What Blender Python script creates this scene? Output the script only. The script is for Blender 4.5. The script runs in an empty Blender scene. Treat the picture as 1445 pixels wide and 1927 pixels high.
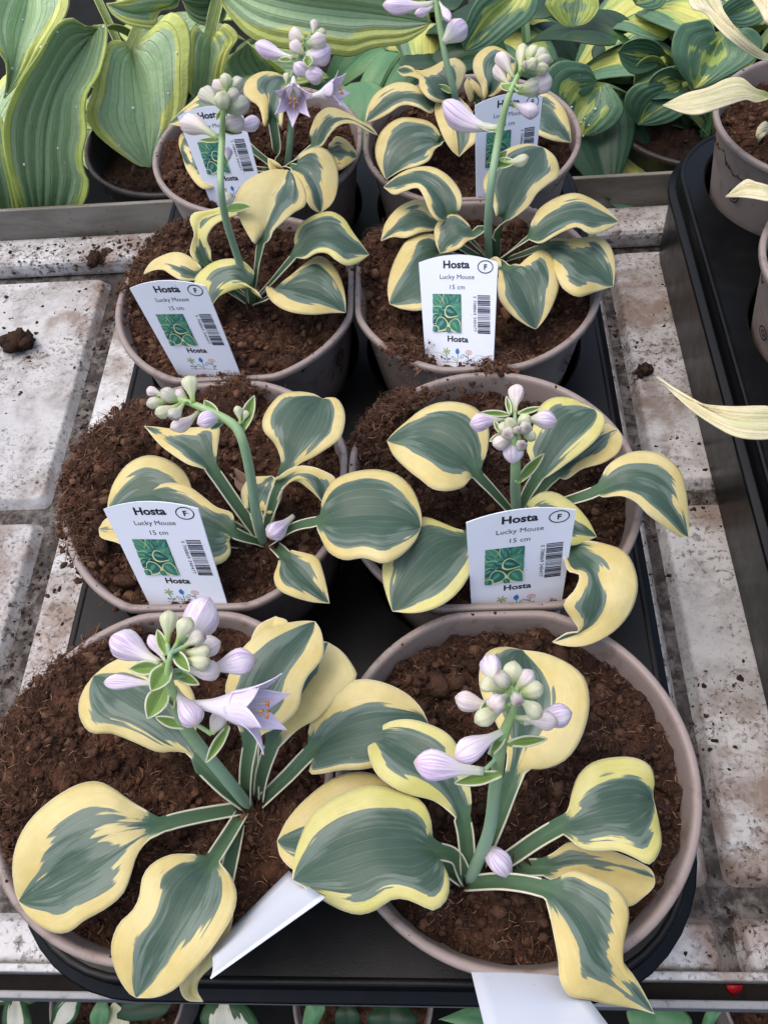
import bpy, math, random
import numpy as np
from mathutils import Vector, Matrix

random.seed(7)
rng = np.random.default_rng(11)
sc = bpy.context.scene
S = 0.01            # all shapes are written in centimetres; z = 0 is the level of the pot rims
Z0 = 11.0           # the bench surface lies 11 cm below the rims


def W3(p):
    return (p[0] * S, p[1] * S, (p[2] + Z0) * S)


# ------------------------------------------------------------------ camera
cam_d = bpy.data.cameras.new('camera')
cam = bpy.data.objects.new('camera', cam_d)
sc.collection.objects.link(cam)
sc.camera = cam
cam.location = W3((4.1484, -7.7521, 29.157))
cam.rotation_euler = (0.56533, 0.07604, 0.01491)
cam_d.sensor_fit = 'VERTICAL'
cam_d.sensor_height = 36.0
cam_d.lens = 36.0 * 1547.06 / 1927.0
cam_d.clip_start = 0.01
cam_d.clip_end = 50

# ------------------------------------------------------------------ light
world = bpy.data.worlds.new('World')
sc.world = world
world.use_nodes = True
wn = world.node_tree
bg = wn.nodes['Background']
sky = wn.nodes.new('ShaderNodeTexSky')
sky.sky_type = 'NISHITA'
sky.sun_disc = False
SUN_AZ, SUN_EL = math.radians(80), math.radians(70)   # turned from straight back towards the left
sky.sun_elevation = SUN_EL
sky.sun_rotation = -SUN_AZ
sky.air_density = 1.0
sky.dust_density = 4.0
sky.ozone_density = 0.6
wn.links.new(sky.outputs[0], bg.inputs[0])
bg.inputs[1].default_value = 0.15
sun_d = bpy.data.lights.new('sun', 'SUN')
sun_d.energy = 0.8
sun_d.angle = math.radians(90)
sun_d.color = (1.0, 0.965, 0.92)
sun = bpy.data.objects.new('sun', sun_d)
sc.collection.objects.link(sun)
# broad soft daylight through a greenhouse roof, strongest from the left
sdir = Vector((-math.sin(SUN_AZ) * math.cos(SUN_EL), math.cos(SUN_AZ) * math.cos(SUN_EL), math.sin(SUN_EL)))
sun.rotation_euler = sdir.to_track_quat('Z', 'Y').to_euler()
sc.view_settings.view_transform = 'Standard'
sc.view_settings.look = 'None'
sc.view_settings.exposure = 0.68
sc.view_settings.gamma = 1.0
sc.view_settings.use_curve_mapping = False
try:
    sc.cycles.use_denoising = True
    sc.cycles.max_bounces = 8
    sc.cycles.transparent_max_bounces = 6
except Exception:
    pass

# ------------------------------------------------------------------ traced shapes, centimetres, in the scene's own space
LEAVES = {
 'FL': [
  ([[-3.17,-0.99,-0.6],[-3.68,-0.68,0.4],[-4.37,-0.1,1.3],[-5.59,0.95,2.1],[-6.98,1.83,2.3],[-7.95,2.49,2.1],[-8.6,2.97,1.8]],2,[[-4.79,0.22,1.45],[-5.26,0.26,1.6],[-5.75,0.19,1.76],[-6.55,0.46,2.02],[-7.41,0.75,2.1],[-8.09,0.76,2.17],[-8.56,1.23,2.18],[-8.78,1.82,2.11],[-8.75,2.45,1.99]],[[-4.48,0.51,1.71],[-4.48,1.3,2.11],[-4.58,1.95,2.4],[-5.06,2.59,2.51],[-5.99,3.16,2.59],[-7.13,3.45,2.47],[-7.96,3.24,2.22]],(0.55,0.6),0.26,'lucky',0.1),
  ([[-3.34,-1.17,-0.6],[-4.61,-1.62,0.3],[-5.53,-2.04,1.0],[-6.42,-2.66,1.5],[-7.62,-3.31,1.5],[-8.9,-3.85,1.1],[-10.06,-4.31,0.6]],2,[[-5.87,-1.71,1.25],[-6.47,-1.38,1.54],[-7.09,-1.0,1.77],[-7.67,-0.77,1.81],[-8.28,-0.86,1.84],[-8.93,-1.23,1.85],[-9.6,-1.75,1.7],[-10.04,-2.3,1.52],[-10.25,-2.92,1.31],[-10.28,-3.52,1.04],[-10.17,-4.04,0.78]],[[-5.61,-2.39,1.14],[-5.82,-2.55,1.25],[-6.02,-3.02,1.45],[-6.08,-3.67,1.58],[-6.23,-4.21,1.6],[-6.7,-4.63,1.6],[-7.37,-4.95,1.46],[-7.83,-5.25,1.32],[-8.29,-5.29,1.21],[-8.88,-5.11,1.04],[-9.55,-4.75,0.81]],(1.25,0.6),0.26,'lucky',0.1),
  ([[-3.23,-1.35,-0.6],[-3.47,-2.27,0.1],[-3.71,-3.1,0.8],[-3.97,-3.93,1.3],[-4.32,-4.94,1.5],[-4.91,-6.0,1.2],[-5.64,-6.98,0.6]],2,[[-4.05,-3.01,0.99],[-4.52,-2.97,1.22],[-4.9,-2.99,1.4],[-5.44,-3.26,1.5],[-5.69,-3.67,1.58],[-5.69,-4.29,1.62],[-5.86,-4.66,1.55],[-6.25,-5.02,1.46],[-6.43,-5.52,1.34],[-6.38,-6.01,1.16],[-6.15,-6.5,0.93],[-5.84,-6.87,0.72]],[[-3.4,-3.26,0.96],[-2.97,-3.6,1.18],[-2.68,-4.02,1.4],[-2.61,-4.4,1.47],[-2.69,-4.86,1.56],[-2.91,-5.3,1.65],[-3.28,-5.8,1.53],[-3.82,-6.35,1.37],[-4.31,-6.76,1.13],[-4.93,-6.97,0.88]],(0.65,0.75),0.26,'lucky',0.1),
  ([[-3.09,-0.85,-0.6],[-2.74,-0.26,1.2],[-2.42,0.29,2.4],[-2.03,1.18,3.2],[-1.39,2.3,3.6],[-0.85,3.33,3.5],[-0.43,4.35,3.1]],2,[[-2.78,0.7,2.8],[-3.06,1.2,3.19],[-3.24,1.76,3.42],[-3.19,2.09,3.5],[-2.94,2.81,3.68],[-2.54,3.36,3.72],[-2.05,3.82,3.66],[-1.37,4.12,3.5],[-0.78,4.31,3.26]],[[-2.06,0.46,2.7],[-1.52,0.56,3.06],[-0.95,0.84,3.4],[-0.7,1.15,3.53],[-0.62,1.63,3.67],[-0.46,2.06,3.73],[-0.19,2.44,3.68],[0.01,2.83,3.63],[-0.02,3.37,3.49],[-0.2,3.98,3.27]],(0.5,0.55),0.26,'lucky',0.1),
  ([[-2.63,-0.71,-0.6],[-2.25,-0.16,0.8],[-1.84,0.52,1.6],[-1.15,1.64,2.1],[-0.46,2.8,2.3],[-0.1,4.03,2.0]],2,[[-2.1,0.83,1.79],[-2.07,1.82,2.17],[-1.66,2.89,2.36],[-1.16,3.67,2.38],[-0.64,4.07,2.19]],[[-1.4,0.56,1.76],[-0.93,0.9,1.97],[-0.29,1.19,2.19],[0.51,2.0,2.36],[1.02,2.54,2.42],[0.89,2.95,2.36],[0.42,3.62,2.17]],(0.6,1.3),0.26,'lucky',0.1),
  ([[-2.87,-0.71,-0.6],[-2.69,0.71,1.0],[-2.45,2.37,1.7],[-2.28,3.48,1.9],[-2.16,5.19,1.8]],2,[[-2.89,2.98,1.93],[-2.95,3.95,2.03],[-2.73,4.76,1.95]],[[-1.82,2.68,1.91],[-1.51,3.72,2.03],[-1.64,4.91,1.91]],(0.8,0.8),0.26,'lucky',0.1),
  ([[-2.53,-0.89,-0.6],[-1.43,-0.28,0.5],[-0.51,0.36,1.3],[0.65,0.9,2.0],[1.92,1.19,2.2],[3.16,1.28,1.9],[3.44,1.12,1.7]],2,[[-0.62,0.92,1.68],[-0.48,1.39,1.95],[-0.06,1.99,2.27],[0.63,2.37,2.39],[1.37,2.45,2.46],[2.1,2.29,2.4],[2.78,1.97,2.21],[3.25,1.5,2.01]],[[-0.55,-0.48,1.57],[-0.13,-0.54,1.72],[0.52,-0.49,1.93],[1.32,-0.48,2.01],[2.28,-0.23,2.05],[3.06,0.37,1.9]],(0.75,0.25),0.26,'lucky',0.1),
  ([[-3.31,-1.53,-0.7],[-3.31,-2.94,-0.1],[-3.39,-4.14,0.3],[-3.63,-5.37,0.3],[-4.05,-6.47,0.1],[-4.17,-6.79,-0.3],[-3.86,-7.03,-0.6]],2,[[-3.78,-4.15,0.36],[-3.96,-5.24,0.44],[-4.29,-6.12,0.32],[-4.46,-6.58,0.23],[-4.32,-6.99,-0.23]],[[-3.02,-4.14,0.36],[-2.94,-4.85,0.42],[-3.22,-5.82,0.35],[-3.85,-6.42,0.07],[-4.0,-6.74,-0.3]],(0.5,0.6),0.26,'lucky',0.1),
 ],
 'FR': [
  ([[4.54,-3.37,-0.8],[4.16,-2.95,0.6],[3.62,-2.93,1.6],[2.88,-2.92,2.2],[1.62,-3.08,2.5],[0.31,-3.43,2.2],[-0.87,-3.79,1.6]],2,[[3.45,-2.56,1.9],[3.48,-2.24,2.11],[3.38,-1.82,2.35],[3.12,-1.52,2.43],[2.46,-1.28,2.55],[1.7,-1.17,2.68],[0.92,-1.29,2.61],[0.26,-1.58,2.5],[-0.29,-2.03,2.38],[-0.62,-2.61,2.15],[-0.84,-3.27,1.86]],[[3.83,-3.47,1.89],[4.0,-3.84,2.11],[3.97,-4.29,2.25],[3.76,-4.58,2.31],[3.5,-4.7,2.35],[3.09,-4.55,2.43],[2.68,-4.42,2.5],[2.27,-4.44,2.44],[1.85,-4.69,2.36],[1.33,-4.82,2.28],[0.74,-4.68,2.18],[0.11,-4.37,1.95],[-0.48,-4.0,1.74]],(0.6,0.42),0.26,'lucky_lime',0.1),
  ([[4.37,-3.37,-0.8],[3.14,-2.72,0.5],[2.26,-2.28,1.0],[0.91,-2.1,1.2],[-0.47,-2.3,1.1],[-1.63,-2.47,0.8]],2,[[2.44,-1.44,1.16],[2.26,-0.9,1.24],[1.8,-0.54,1.32],[1.1,-0.37,1.33],[0.28,-0.54,1.29],[-0.64,-1.17,1.2],[-1.3,-1.84,1.0]],[[1.95,-3.16,1.2],[0.98,-3.59,1.33],[-0.24,-3.69,1.26],[-1.01,-3.38,1.12],[-1.45,-2.97,0.97]],(0.8,0.4),0.26,'lucky',0.1),
  ([[4.6,-3.37,-0.8],[4.59,-2.63,0.6],[4.44,-1.89,1.7],[4.0,-1.06,2.3],[3.24,-0.37,2.6],[2.45,0.17,2.5],[1.52,0.64,2.0]],2,[[4.76,-1.48,2.0],[4.72,-0.95,2.28],[4.49,-0.35,2.51],[4.37,0.12,2.62],[4.04,0.49,2.73],[3.48,0.79,2.7],[2.8,0.99,2.62],[2.09,0.97,2.34]],[[4.25,-1.94,1.83],[3.98,-1.77,2.05],[3.55,-1.56,2.36],[2.9,-1.45,2.59],[2.37,-1.27,2.74],[1.8,-0.82,2.66],[1.51,-0.2,2.45],[1.44,0.26,2.21]],(0.4,0.45),0.26,'lucky_lime',0.1),
  ([[4.96,-3.04,-0.8],[5.54,-2.03,0.8],[6.05,-0.99,2.0],[6.47,-0.06,2.6],[6.99,1.12,2.8],[7.06,2.39,2.6],[6.76,3.62,2.0]],2,[[5.9,-0.53,2.3],[5.95,-0.05,2.57],[5.68,0.68,2.8],[5.3,1.45,2.92],[5.16,2.18,2.88],[5.31,2.97,2.76],[5.6,3.37,2.63],[6.16,3.61,2.34]],[[6.61,-0.59,2.31],[7.09,-0.64,2.5],[7.73,-0.44,2.74],[8.21,0.08,2.83],[8.56,0.84,2.92],[8.7,1.53,2.91],[8.63,2.28,2.81],[8.18,2.82,2.71],[7.45,3.36,2.34]],(0.35,1.15),0.26,'lucky',0.1),
  ([[4.83,-3.31,-0.8],[5.87,-2.92,-0.2],[6.86,-2.43,0.7],[7.6,-2.13,1.4],[8.54,-1.83,1.9],[9.67,-1.55,1.8],[10.63,-1.41,1.3]],3,[[7.81,-1.76,1.58],[7.98,-1.17,1.81],[8.23,-0.67,1.99],[8.71,-0.3,2.03],[9.4,-0.13,1.99],[10.07,-0.14,1.95],[10.55,-0.36,1.81],[10.67,-0.81,1.61],[10.59,-1.15,1.44]],[[7.8,-2.55,1.59],[8.07,-2.85,1.75],[8.51,-2.96,1.91],[9.12,-2.98,2.03],[9.61,-3.17,2.01],[10.0,-3.36,1.98],[10.24,-3.21,1.96],[10.52,-2.75,1.86],[10.61,-2.09,1.6]],(0.5,0.42),0.26,'lucky_lime',0.1),
  ([[4.83,-3.36,-0.8],[6.2,-3.14,-0.3],[7.07,-3.15,0.1],[8.14,-3.18,0.5],[9.31,-3.25,0.6],[10.48,-3.5,0.4]],2,[[7.31,-2.8,0.36],[7.86,-2.48,0.65],[8.61,-2.56,0.79],[9.23,-2.77,0.83],[9.98,-3.05,0.67],[10.4,-3.28,0.52]],[[7.34,-3.59,0.33],[8.08,-3.58,0.61],[8.68,-3.87,0.69],[9.46,-4.36,0.7],[10.06,-4.05,0.58],[10.43,-3.73,0.48]],(0.35,0.9),0.26,'lucky',0.1),
  ([[4.59,-3.54,-0.7],[5.8,-3.64,0.4],[7.0,-3.99,1.3],[7.84,-4.58,1.7],[8.45,-5.49,1.6],[9.12,-6.34,1.1],[9.9,-7.19,0.4]],2,[[7.33,-3.71,1.46],[7.81,-3.49,1.63],[8.34,-3.68,1.77],[8.94,-3.92,1.74],[9.25,-4.29,1.72],[9.3,-4.75,1.64],[9.1,-5.38,1.41],[9.01,-5.82,1.24],[9.35,-6.25,0.99],[9.63,-6.68,0.72]],[[6.93,-4.22,1.39],[6.96,-4.57,1.53],[7.01,-5.15,1.75],[7.09,-5.87,1.74],[7.09,-6.4,1.71],[7.32,-6.78,1.56],[7.92,-6.89,1.34],[8.64,-7.0,1.03],[9.38,-7.08,0.67]],(0.5,0.55),0.26,'lucky',0.1),
 ],
 'ML': [
  ([[-3.74,10.11,-0.8],[-4.66,11.06,0.8],[-5.38,11.85,2.0],[-6.05,12.49,2.4],[-7.25,13.33,2.3],[-8.73,14.41,1.8]],2,[[-5.16,12.36,2.24],[-5.07,13.08,2.49],[-5.16,13.67,2.52],[-5.97,13.7,2.48],[-7.23,13.84,2.26],[-8.07,14.17,2.01]],[[-5.61,11.71,2.17],[-6.15,11.74,2.49],[-6.78,12.16,2.5],[-7.65,12.96,2.34]],(0.45,0.35),0.26,'lucky',0.1),
  ([[-3.96,9.98,-0.8],[-5.0,10.35,0.0],[-6.34,10.83,0.5],[-7.72,11.37,0.9],[-9.05,11.35,0.8],[-10.17,10.82,0.4]],2,[[-6.49,11.61,0.69],[-6.83,12.43,0.86],[-7.47,12.99,1.01],[-8.25,13.35,1.02],[-8.87,13.38,1.0],[-9.54,12.97,0.95],[-10.01,12.24,0.78],[-10.2,11.4,0.57]],[[-6.59,9.92,0.79],[-7.85,9.56,1.01],[-9.14,9.87,0.78]],(0.75,0.5),0.26,'lucky',0.1),
  ([[-4.2,9.78,-0.9],[-6.01,9.87,-0.5],[-7.68,9.95,-0.1],[-9.18,10.08,0.1],[-10.61,10.32,0.0]],2,[[-7.98,10.67,0.08],[-9.16,10.88,0.25],[-10.32,10.76,0.12]],[[-7.72,9.06,0.08],[-8.59,9.0,0.21],[-9.63,9.51,0.19],[-10.38,9.83,0.09]],(0.7,0.8),0.26,'lucky',0.1),
  ([[-3.7,9.77,-0.8],[-4.19,9.57,0.1],[-4.59,9.6,0.6],[-5.65,10.16,1.0],[-6.88,10.87,1.1],[-8.6,11.33,0.8]],2,[[-4.48,9.99,0.77],[-4.63,10.37,0.91],[-5.21,10.54,1.11],[-5.84,11.05,1.19],[-6.47,11.52,1.23],[-7.37,11.83,1.14],[-8.11,11.71,0.98]],[[-4.44,8.35,0.89],[-4.88,7.82,1.07],[-5.74,7.88,1.18],[-6.83,8.63,1.24],[-7.91,9.94,1.04]],(0.4,0.5),0.26,'lucky',0.1),
  ([[-3.43,9.97,-0.8],[-2.9,10.86,0.8],[-2.27,11.59,1.9],[-1.71,12.51,2.5],[-1.2,13.69,2.6],[-0.89,15.14,2.3]],2,[[-2.41,12.06,2.12],[-2.76,12.76,2.41],[-3.16,13.19,2.62],[-3.28,13.73,2.67],[-3.08,14.42,2.7],[-2.56,15.12,2.73],[-1.89,15.35,2.59],[-1.21,15.32,2.42]],[[-1.7,11.76,2.18],[-1.0,11.95,2.48],[-0.32,12.33,2.67],[0.05,12.7,2.7],[0.21,13.52,2.73],[0.09,14.34,2.62],[-0.25,14.98,2.49],[-0.62,15.13,2.39]],(0.4,0.42),0.26,'lucky',0.1),
  ([[-3.24,9.83,-0.8],[-1.95,9.75,0.5],[-0.77,9.43,1.5],[0.4,9.27,2.1],[1.79,9.23,2.2],[2.73,9.13,2.0],[3.25,8.93,1.7]],2,[[-0.66,9.76,1.67],[-0.65,10.22,1.87],[-0.43,10.72,2.09],[0.01,11.07,2.24],[0.78,11.31,2.29],[1.66,11.3,2.33],[2.42,11.0,2.3],[2.96,10.41,2.18],[3.22,9.73,2.03],[3.3,9.27,1.85]],[[-0.73,8.79,1.72],[-0.27,7.7,2.11],[0.39,7.24,2.26],[1.11,7.28,2.31],[1.84,7.02,2.33],[2.44,7.33,2.21],[3.05,8.16,1.97]],(0.6,0.5),0.26,'lucky',0.1),
  ([[-3.13,9.75,-0.9],[-2.65,9.07,-0.2],[-2.33,8.64,0.1],[-1.82,7.96,0.5],[-1.13,7.2,0.4],[-0.44,6.55,0.0]],2,[[-2.54,8.25,0.34],[-2.64,7.5,0.61],[-2.44,6.95,0.6],[-1.82,6.6,0.55],[-1.1,6.48,0.29]],[[-2.01,8.76,0.38],[-1.4,8.52,0.61],[-0.95,8.32,0.59],[-0.7,7.73,0.54],[-0.54,7.12,0.3]],(0.35,0.4),0.26,'lucky',0.1),
  ([[-3.39,10.24,-0.8],[-2.9,10.59,0.8],[-2.4,11.12,1.8],[-1.54,11.28,2.3],[-0.82,11.06,2.2],[-0.65,10.26,1.5]],2,[[-2.65,11.16,1.96],[-2.12,11.49,2.26],[-1.43,11.56,2.42],[-0.65,11.34,2.36],[-0.12,11.02,2.08]],[[-2.45,10.05,2.23],[-2.18,10.49,2.42],[-1.72,10.84,2.37],[-1.15,10.59,2.03]],(0.35,0.25),0.26,'lucky',0.1),
  ([[-3.62,10.11,-0.8],[-3.69,10.51,-0.1],[-3.76,10.87,0.3],[-3.59,11.57,0.6],[-3.11,12.32,0.7]],2,[[-4.18,10.83,0.5],[-4.38,11.52,0.71],[-4.06,12.17,0.77]],[[-3.02,10.46,0.58],[-2.59,11.14,0.77],[-2.8,11.99,0.76]],(0.4,0.4),0.26,'lucky',0.1),
 ],
 'MR': [
  ([[7.03,10.88,-0.8],[6.22,11.07,0.6],[5.49,11.37,1.7],[4.88,11.97,2.2],[3.92,12.63,2.4],[2.92,13.13,2.1],[1.84,13.37,1.5]],2,[[5.7,11.66,1.86],[5.99,12.29,2.12],[6.09,13.19,2.35],[5.7,14.08,2.46],[4.96,14.45,2.54],[4.08,14.61,2.4],[3.31,14.37,2.24],[2.66,13.98,1.96],[2.13,13.64,1.69]],[[5.27,11.13,1.85],[4.95,10.47,2.12],[4.34,10.15,2.37],[3.75,10.2,2.48],[3.29,10.63,2.5],[2.8,11.21,2.33],[2.16,12.29,1.91]],(0.55,0.75),0.26,'lucky',0.1),
  ([[6.87,10.44,-0.8],[6.04,9.68,0.0],[5.32,8.98,0.5],[4.39,8.03,1.0],[3.44,7.01,1.2],[2.61,6.23,1.0],[2.1,5.82,0.7]],2,[[5.15,9.22,0.63],[4.67,9.31,0.81],[4.07,9.54,1.04],[3.35,9.73,1.19],[2.62,9.37,1.28],[2.09,8.59,1.33],[1.77,7.83,1.24],[1.74,6.97,1.12],[1.91,6.29,0.9]],[[5.29,8.28,0.75],[5.19,7.45,1.03],[4.81,6.57,1.22],[4.22,5.89,1.34],[3.53,5.59,1.22],[2.84,5.56,1.05]],(0.5,0.5),0.26,'lucky_lime',0.1),
  ([[7.35,10.87,-0.8],[7.69,11.04,0.8],[8.02,11.3,1.6],[8.64,12.12,2.2],[9.57,13.15,2.4],[10.46,14.1,2.2]],2,[[7.74,11.79,1.88],[7.56,12.31,2.1],[7.95,13.39,2.39],[8.26,14.19,2.46],[8.84,14.56,2.51],[9.59,14.53,2.43],[10.08,14.28,2.31]],[[8.34,11.07,1.81],[8.93,11.31,2.17],[9.66,11.76,2.42],[10.31,12.35,2.51],[10.74,13.16,2.42],[10.74,13.71,2.33]],(0.5,0.42),0.26,'lucky_lime',0.1),
  ([[7.54,10.87,-0.8],[8.27,11.5,0.3],[8.87,11.83,0.9],[9.85,12.27,1.3],[10.78,12.93,1.4],[11.54,13.77,1.2]],2,[[8.76,12.17,1.08],[9.52,12.8,1.45],[10.34,13.5,1.52],[11.03,13.96,1.4]],[[9.17,11.38,1.09],[9.78,11.7,1.36],[10.63,11.87,1.5],[11.3,12.36,1.51],[11.62,13.17,1.35]],(0.4,0.6),0.26,'lucky',0.1),
  ([[7.53,10.72,-0.8],[8.68,10.55,0.3],[9.74,10.32,1.4],[10.28,10.32,1.8],[11.25,10.33,2.3],[12.41,10.07,2.0],[13.13,9.45,1.4],[13.68,8.81,0.6]],3,[[10.4,10.78,2.0],[10.69,11.28,2.21],[11.42,11.67,2.39],[12.29,11.83,2.28],[12.97,11.59,2.16],[13.52,10.98,1.85],[13.66,10.09,1.46],[13.7,9.29,0.95]],[[10.31,9.86,2.0],[10.91,9.67,2.41],[11.46,9.43,2.28],[11.89,9.01,2.05],[12.65,8.73,1.48],[13.2,8.67,0.97]],(0.75,0.3),0.26,'lucky',0.1),
  ([[7.39,10.57,-0.8],[7.56,10.22,0.0],[7.88,10.05,0.6],[8.64,9.64,1.1],[9.41,9.13,1.1],[10.12,8.83,0.8]],2,[[7.51,10.34,0.86],[8.01,10.73,1.15],[8.6,10.7,1.25],[9.27,10.17,1.24],[9.81,9.48,1.07]],[[7.99,8.99,1.06],[8.38,8.31,1.25],[9.06,8.21,1.23],[9.71,8.53,1.0]],(0.55,0.35),0.26,'lucky_lime',0.1),
  ([[7.64,10.41,-0.8],[8.35,9.32,0.0],[9.0,8.26,0.8],[9.7,6.95,1.5],[9.87,5.81,1.5],[9.54,5.02,1.0],[8.03,4.52,0.5]],2,[[8.7,7.7,1.13],[8.73,6.98,1.5],[9.08,6.68,1.74],[8.86,6.06,1.79],[8.41,5.54,1.62],[8.7,5.09,1.27],[8.97,4.7,1.06],[8.52,4.72,0.84]],[[9.47,8.49,0.96],[10.22,8.28,1.22],[10.93,7.81,1.42],[11.22,7.09,1.41],[11.21,6.21,1.38],[10.93,5.48,1.13],[10.39,4.87,0.89],[9.7,4.46,0.76],[9.04,4.28,0.65],[8.4,4.36,0.55]],(0.3,1.2),0.26,'lucky',0.1),
 ],
 'TL': [
  ([[-5.41,24.29,-0.8],[-4.81,24.55,1.2],[-4.33,24.89,2.8],[-3.95,25.68,3.5],[-3.53,27.21,3.8],[-3.29,29.54,3.4]],2,[[-4.62,24.46,3.0],[-5.0,24.98,3.3],[-5.35,25.64,3.62],[-5.61,26.42,3.72],[-5.63,27.23,3.81],[-5.29,28.01,3.9],[-4.68,28.78,3.82],[-3.96,29.37,3.61]],[[-3.85,24.7,3.05],[-3.74,24.96,3.24],[-3.32,25.16,3.52],[-2.63,25.68,3.76],[-2.15,25.96,3.85],[-2.05,26.47,3.91],[-2.27,27.56,3.8],[-2.8,28.87,3.57]],(2.3,0.45),0.26,'lucky',0.1),
  ([[-5.33,24.58,-0.8],[-3.98,24.47,0.7],[-2.76,24.71,2.0],[-1.93,25.29,2.5],[-0.93,25.24,2.6],[0.02,25.07,2.2],[0.84,24.84,1.7]],2,[[-2.78,25.1,2.16],[-2.84,25.57,2.33],[-2.68,26.19,2.54],[-2.19,26.6,2.66],[-1.59,26.91,2.72],[-1.0,26.98,2.7],[-0.4,26.64,2.52],[-0.0,25.96,2.31],[0.48,25.29,1.98]],[[-2.22,24.04,2.29],[-1.64,24.04,2.62],[-1.14,23.92,2.69],[-0.63,23.38,2.7],[-0.09,23.27,2.43],[0.44,23.86,2.1]],(0.55,0.35),0.26,'lucky_lime',0.1),
  ([[-5.3,24.29,-0.8],[-4.51,23.54,0.2],[-3.92,23.36,0.8],[-2.84,23.05,1.4],[-1.64,22.69,1.4],[-0.88,22.28,1.1],[-0.33,21.91,0.7]],2,[[-3.54,23.72,1.09],[-3.01,24.05,1.4],[-2.43,24.58,1.54],[-1.76,25.1,1.55],[-1.24,24.77,1.55],[-0.73,24.04,1.4],[-0.42,23.12,1.19],[-0.32,22.42,0.93]],[[-4.23,23.56,1.09],[-4.33,23.32,1.18],[-3.93,22.2,1.49],[-3.38,21.57,1.54],[-2.68,21.18,1.55],[-1.75,21.19,1.36],[-0.95,21.57,1.04]],(0.6,0.6),0.26,'lucky',0.1),
  ([[-5.41,24.29,-0.8],[-5.08,23.51,0.6],[-5.13,23.46,1.3],[-5.91,23.64,1.7],[-6.78,23.43,1.3],[-7.07,22.72,0.8]],2,[[-4.93,24.08,1.5],[-5.43,24.78,1.7],[-6.13,24.94,1.81],[-6.99,24.95,1.66],[-7.64,24.57,1.49],[-8.02,24.0,1.31],[-7.64,23.41,1.11]],[[-4.28,22.15,1.68],[-4.81,22.72,1.77],[-5.35,22.92,1.62],[-6.01,23.02,1.41],[-6.68,22.98,1.1]],(0.65,0.4),0.26,'lucky_lime',0.1),
  ([[-5.62,24.31,-0.8],[-6.82,24.42,0.4],[-7.79,24.51,1.1],[-8.64,24.78,1.5],[-9.69,25.34,1.4],[-10.99,25.3,0.8]],2,[[-7.79,24.94,1.31],[-8.1,25.32,1.5],[-8.75,25.76,1.62],[-9.31,25.92,1.58],[-9.97,25.85,1.43],[-10.56,25.74,1.17],[-10.9,25.45,0.92]],[[-8.05,23.94,1.37],[-8.55,23.76,1.63],[-9.14,24.21,1.58],[-9.68,24.77,1.44],[-10.36,25.13,1.15]],(1.2,0.4),0.26,'lucky',0.1),
  ([[-5.62,24.31,-0.8],[-6.72,24.92,0.2],[-7.57,25.54,0.9],[-7.89,26.06,1.5],[-7.98,26.71,2.1],[-7.63,27.26,2.5],[-6.62,27.38,2.7],[-5.27,27.79,2.6]],2,[[-8.16,25.47,1.38],[-8.38,25.77,1.65],[-8.22,26.2,1.97],[-8.08,26.47,2.17],[-8.34,27.15,2.51],[-8.19,27.5,2.66],[-7.45,27.53,2.76],[-6.83,27.64,2.82],[-6.18,28.12,2.74]],[[-7.37,25.61,1.21],[-7.31,25.84,1.65],[-7.43,26.06,2.1],[-7.26,26.29,2.39],[-6.88,26.52,2.67],[-6.31,26.76,2.8],[-5.76,27.1,2.75]],(0.5,0.45),0.26,'lucky_lime',0.1),
 ],
 'TR': [
  ([[7.28,26.97,-0.8],[7.33,26.84,0.6],[7.59,26.68,2.0],[8.14,27.36,2.8],[8.88,28.8,3.1],[9.81,31.04,2.8]],2,[[7.19,26.53,2.2],[6.99,27.14,2.53],[6.61,27.74,2.88],[6.61,28.36,2.99],[6.92,29.09,3.09],[7.41,30.06,3.2],[8.25,30.81,3.13],[9.07,31.18,2.98]],[[7.88,26.27,2.21],[8.3,26.31,2.5],[8.71,26.46,2.81],[9.18,27.12,3.04],[9.74,27.6,3.15],[10.2,27.96,3.23],[10.37,28.77,3.15],[10.3,29.86,3.02],[10.04,30.61,2.9]],(0.5,0.5),0.26,'lucky',0.1),
  ([[6.8,26.84,-0.8],[5.85,26.66,0.7],[4.85,26.9,2.0],[4.54,27.43,2.6],[3.79,28.48,2.9],[2.77,29.44,2.6],[1.49,29.64,2.0]],2,[[5.35,26.99,2.36],[5.51,27.54,2.71],[5.18,28.47,2.89],[4.59,29.18,3.05],[3.81,29.94,2.88],[2.77,30.13,2.6],[2.01,29.95,2.28]],[[4.29,26.11,2.46],[3.92,26.39,2.79],[3.56,27.44,3.04],[3.23,28.22,2.9],[2.66,28.29,2.7],[2.08,28.45,2.39]],(0.45,0.3),0.26,'lucky',0.1),
  ([[6.68,26.67,-0.8],[5.18,26.98,0.2],[4.23,27.7,0.8],[3.39,27.87,1.2],[2.35,27.65,1.1],[1.29,27.02,0.7]],2,[[3.97,28.66,1.17],[3.46,29.35,1.32],[2.82,29.31,1.29],[2.12,28.83,1.22],[1.53,28.03,0.99]],[[4.05,27.24,0.97],[3.38,26.77,1.32],[2.59,26.49,1.26],[1.89,26.91,1.0]],(0.7,0.3),0.26,'lucky',0.1),
  ([[6.8,26.84,-0.8],[6.92,26.75,0.7],[6.51,26.6,1.4],[6.02,25.85,1.7],[5.25,25.62,2.0],[4.7,25.54,1.7],[4.33,25.13,1.3]],3,[[5.77,26.44,1.91],[5.4,26.95,2.06],[4.91,27.2,2.1],[4.41,26.91,1.96],[4.09,26.38,1.8],[4.13,25.61,1.54]],[[5.72,25.13,1.97],[5.32,24.57,2.06],[4.84,24.67,1.74]],(0.35,0.25),0.26,'lucky',0.1),
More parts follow.
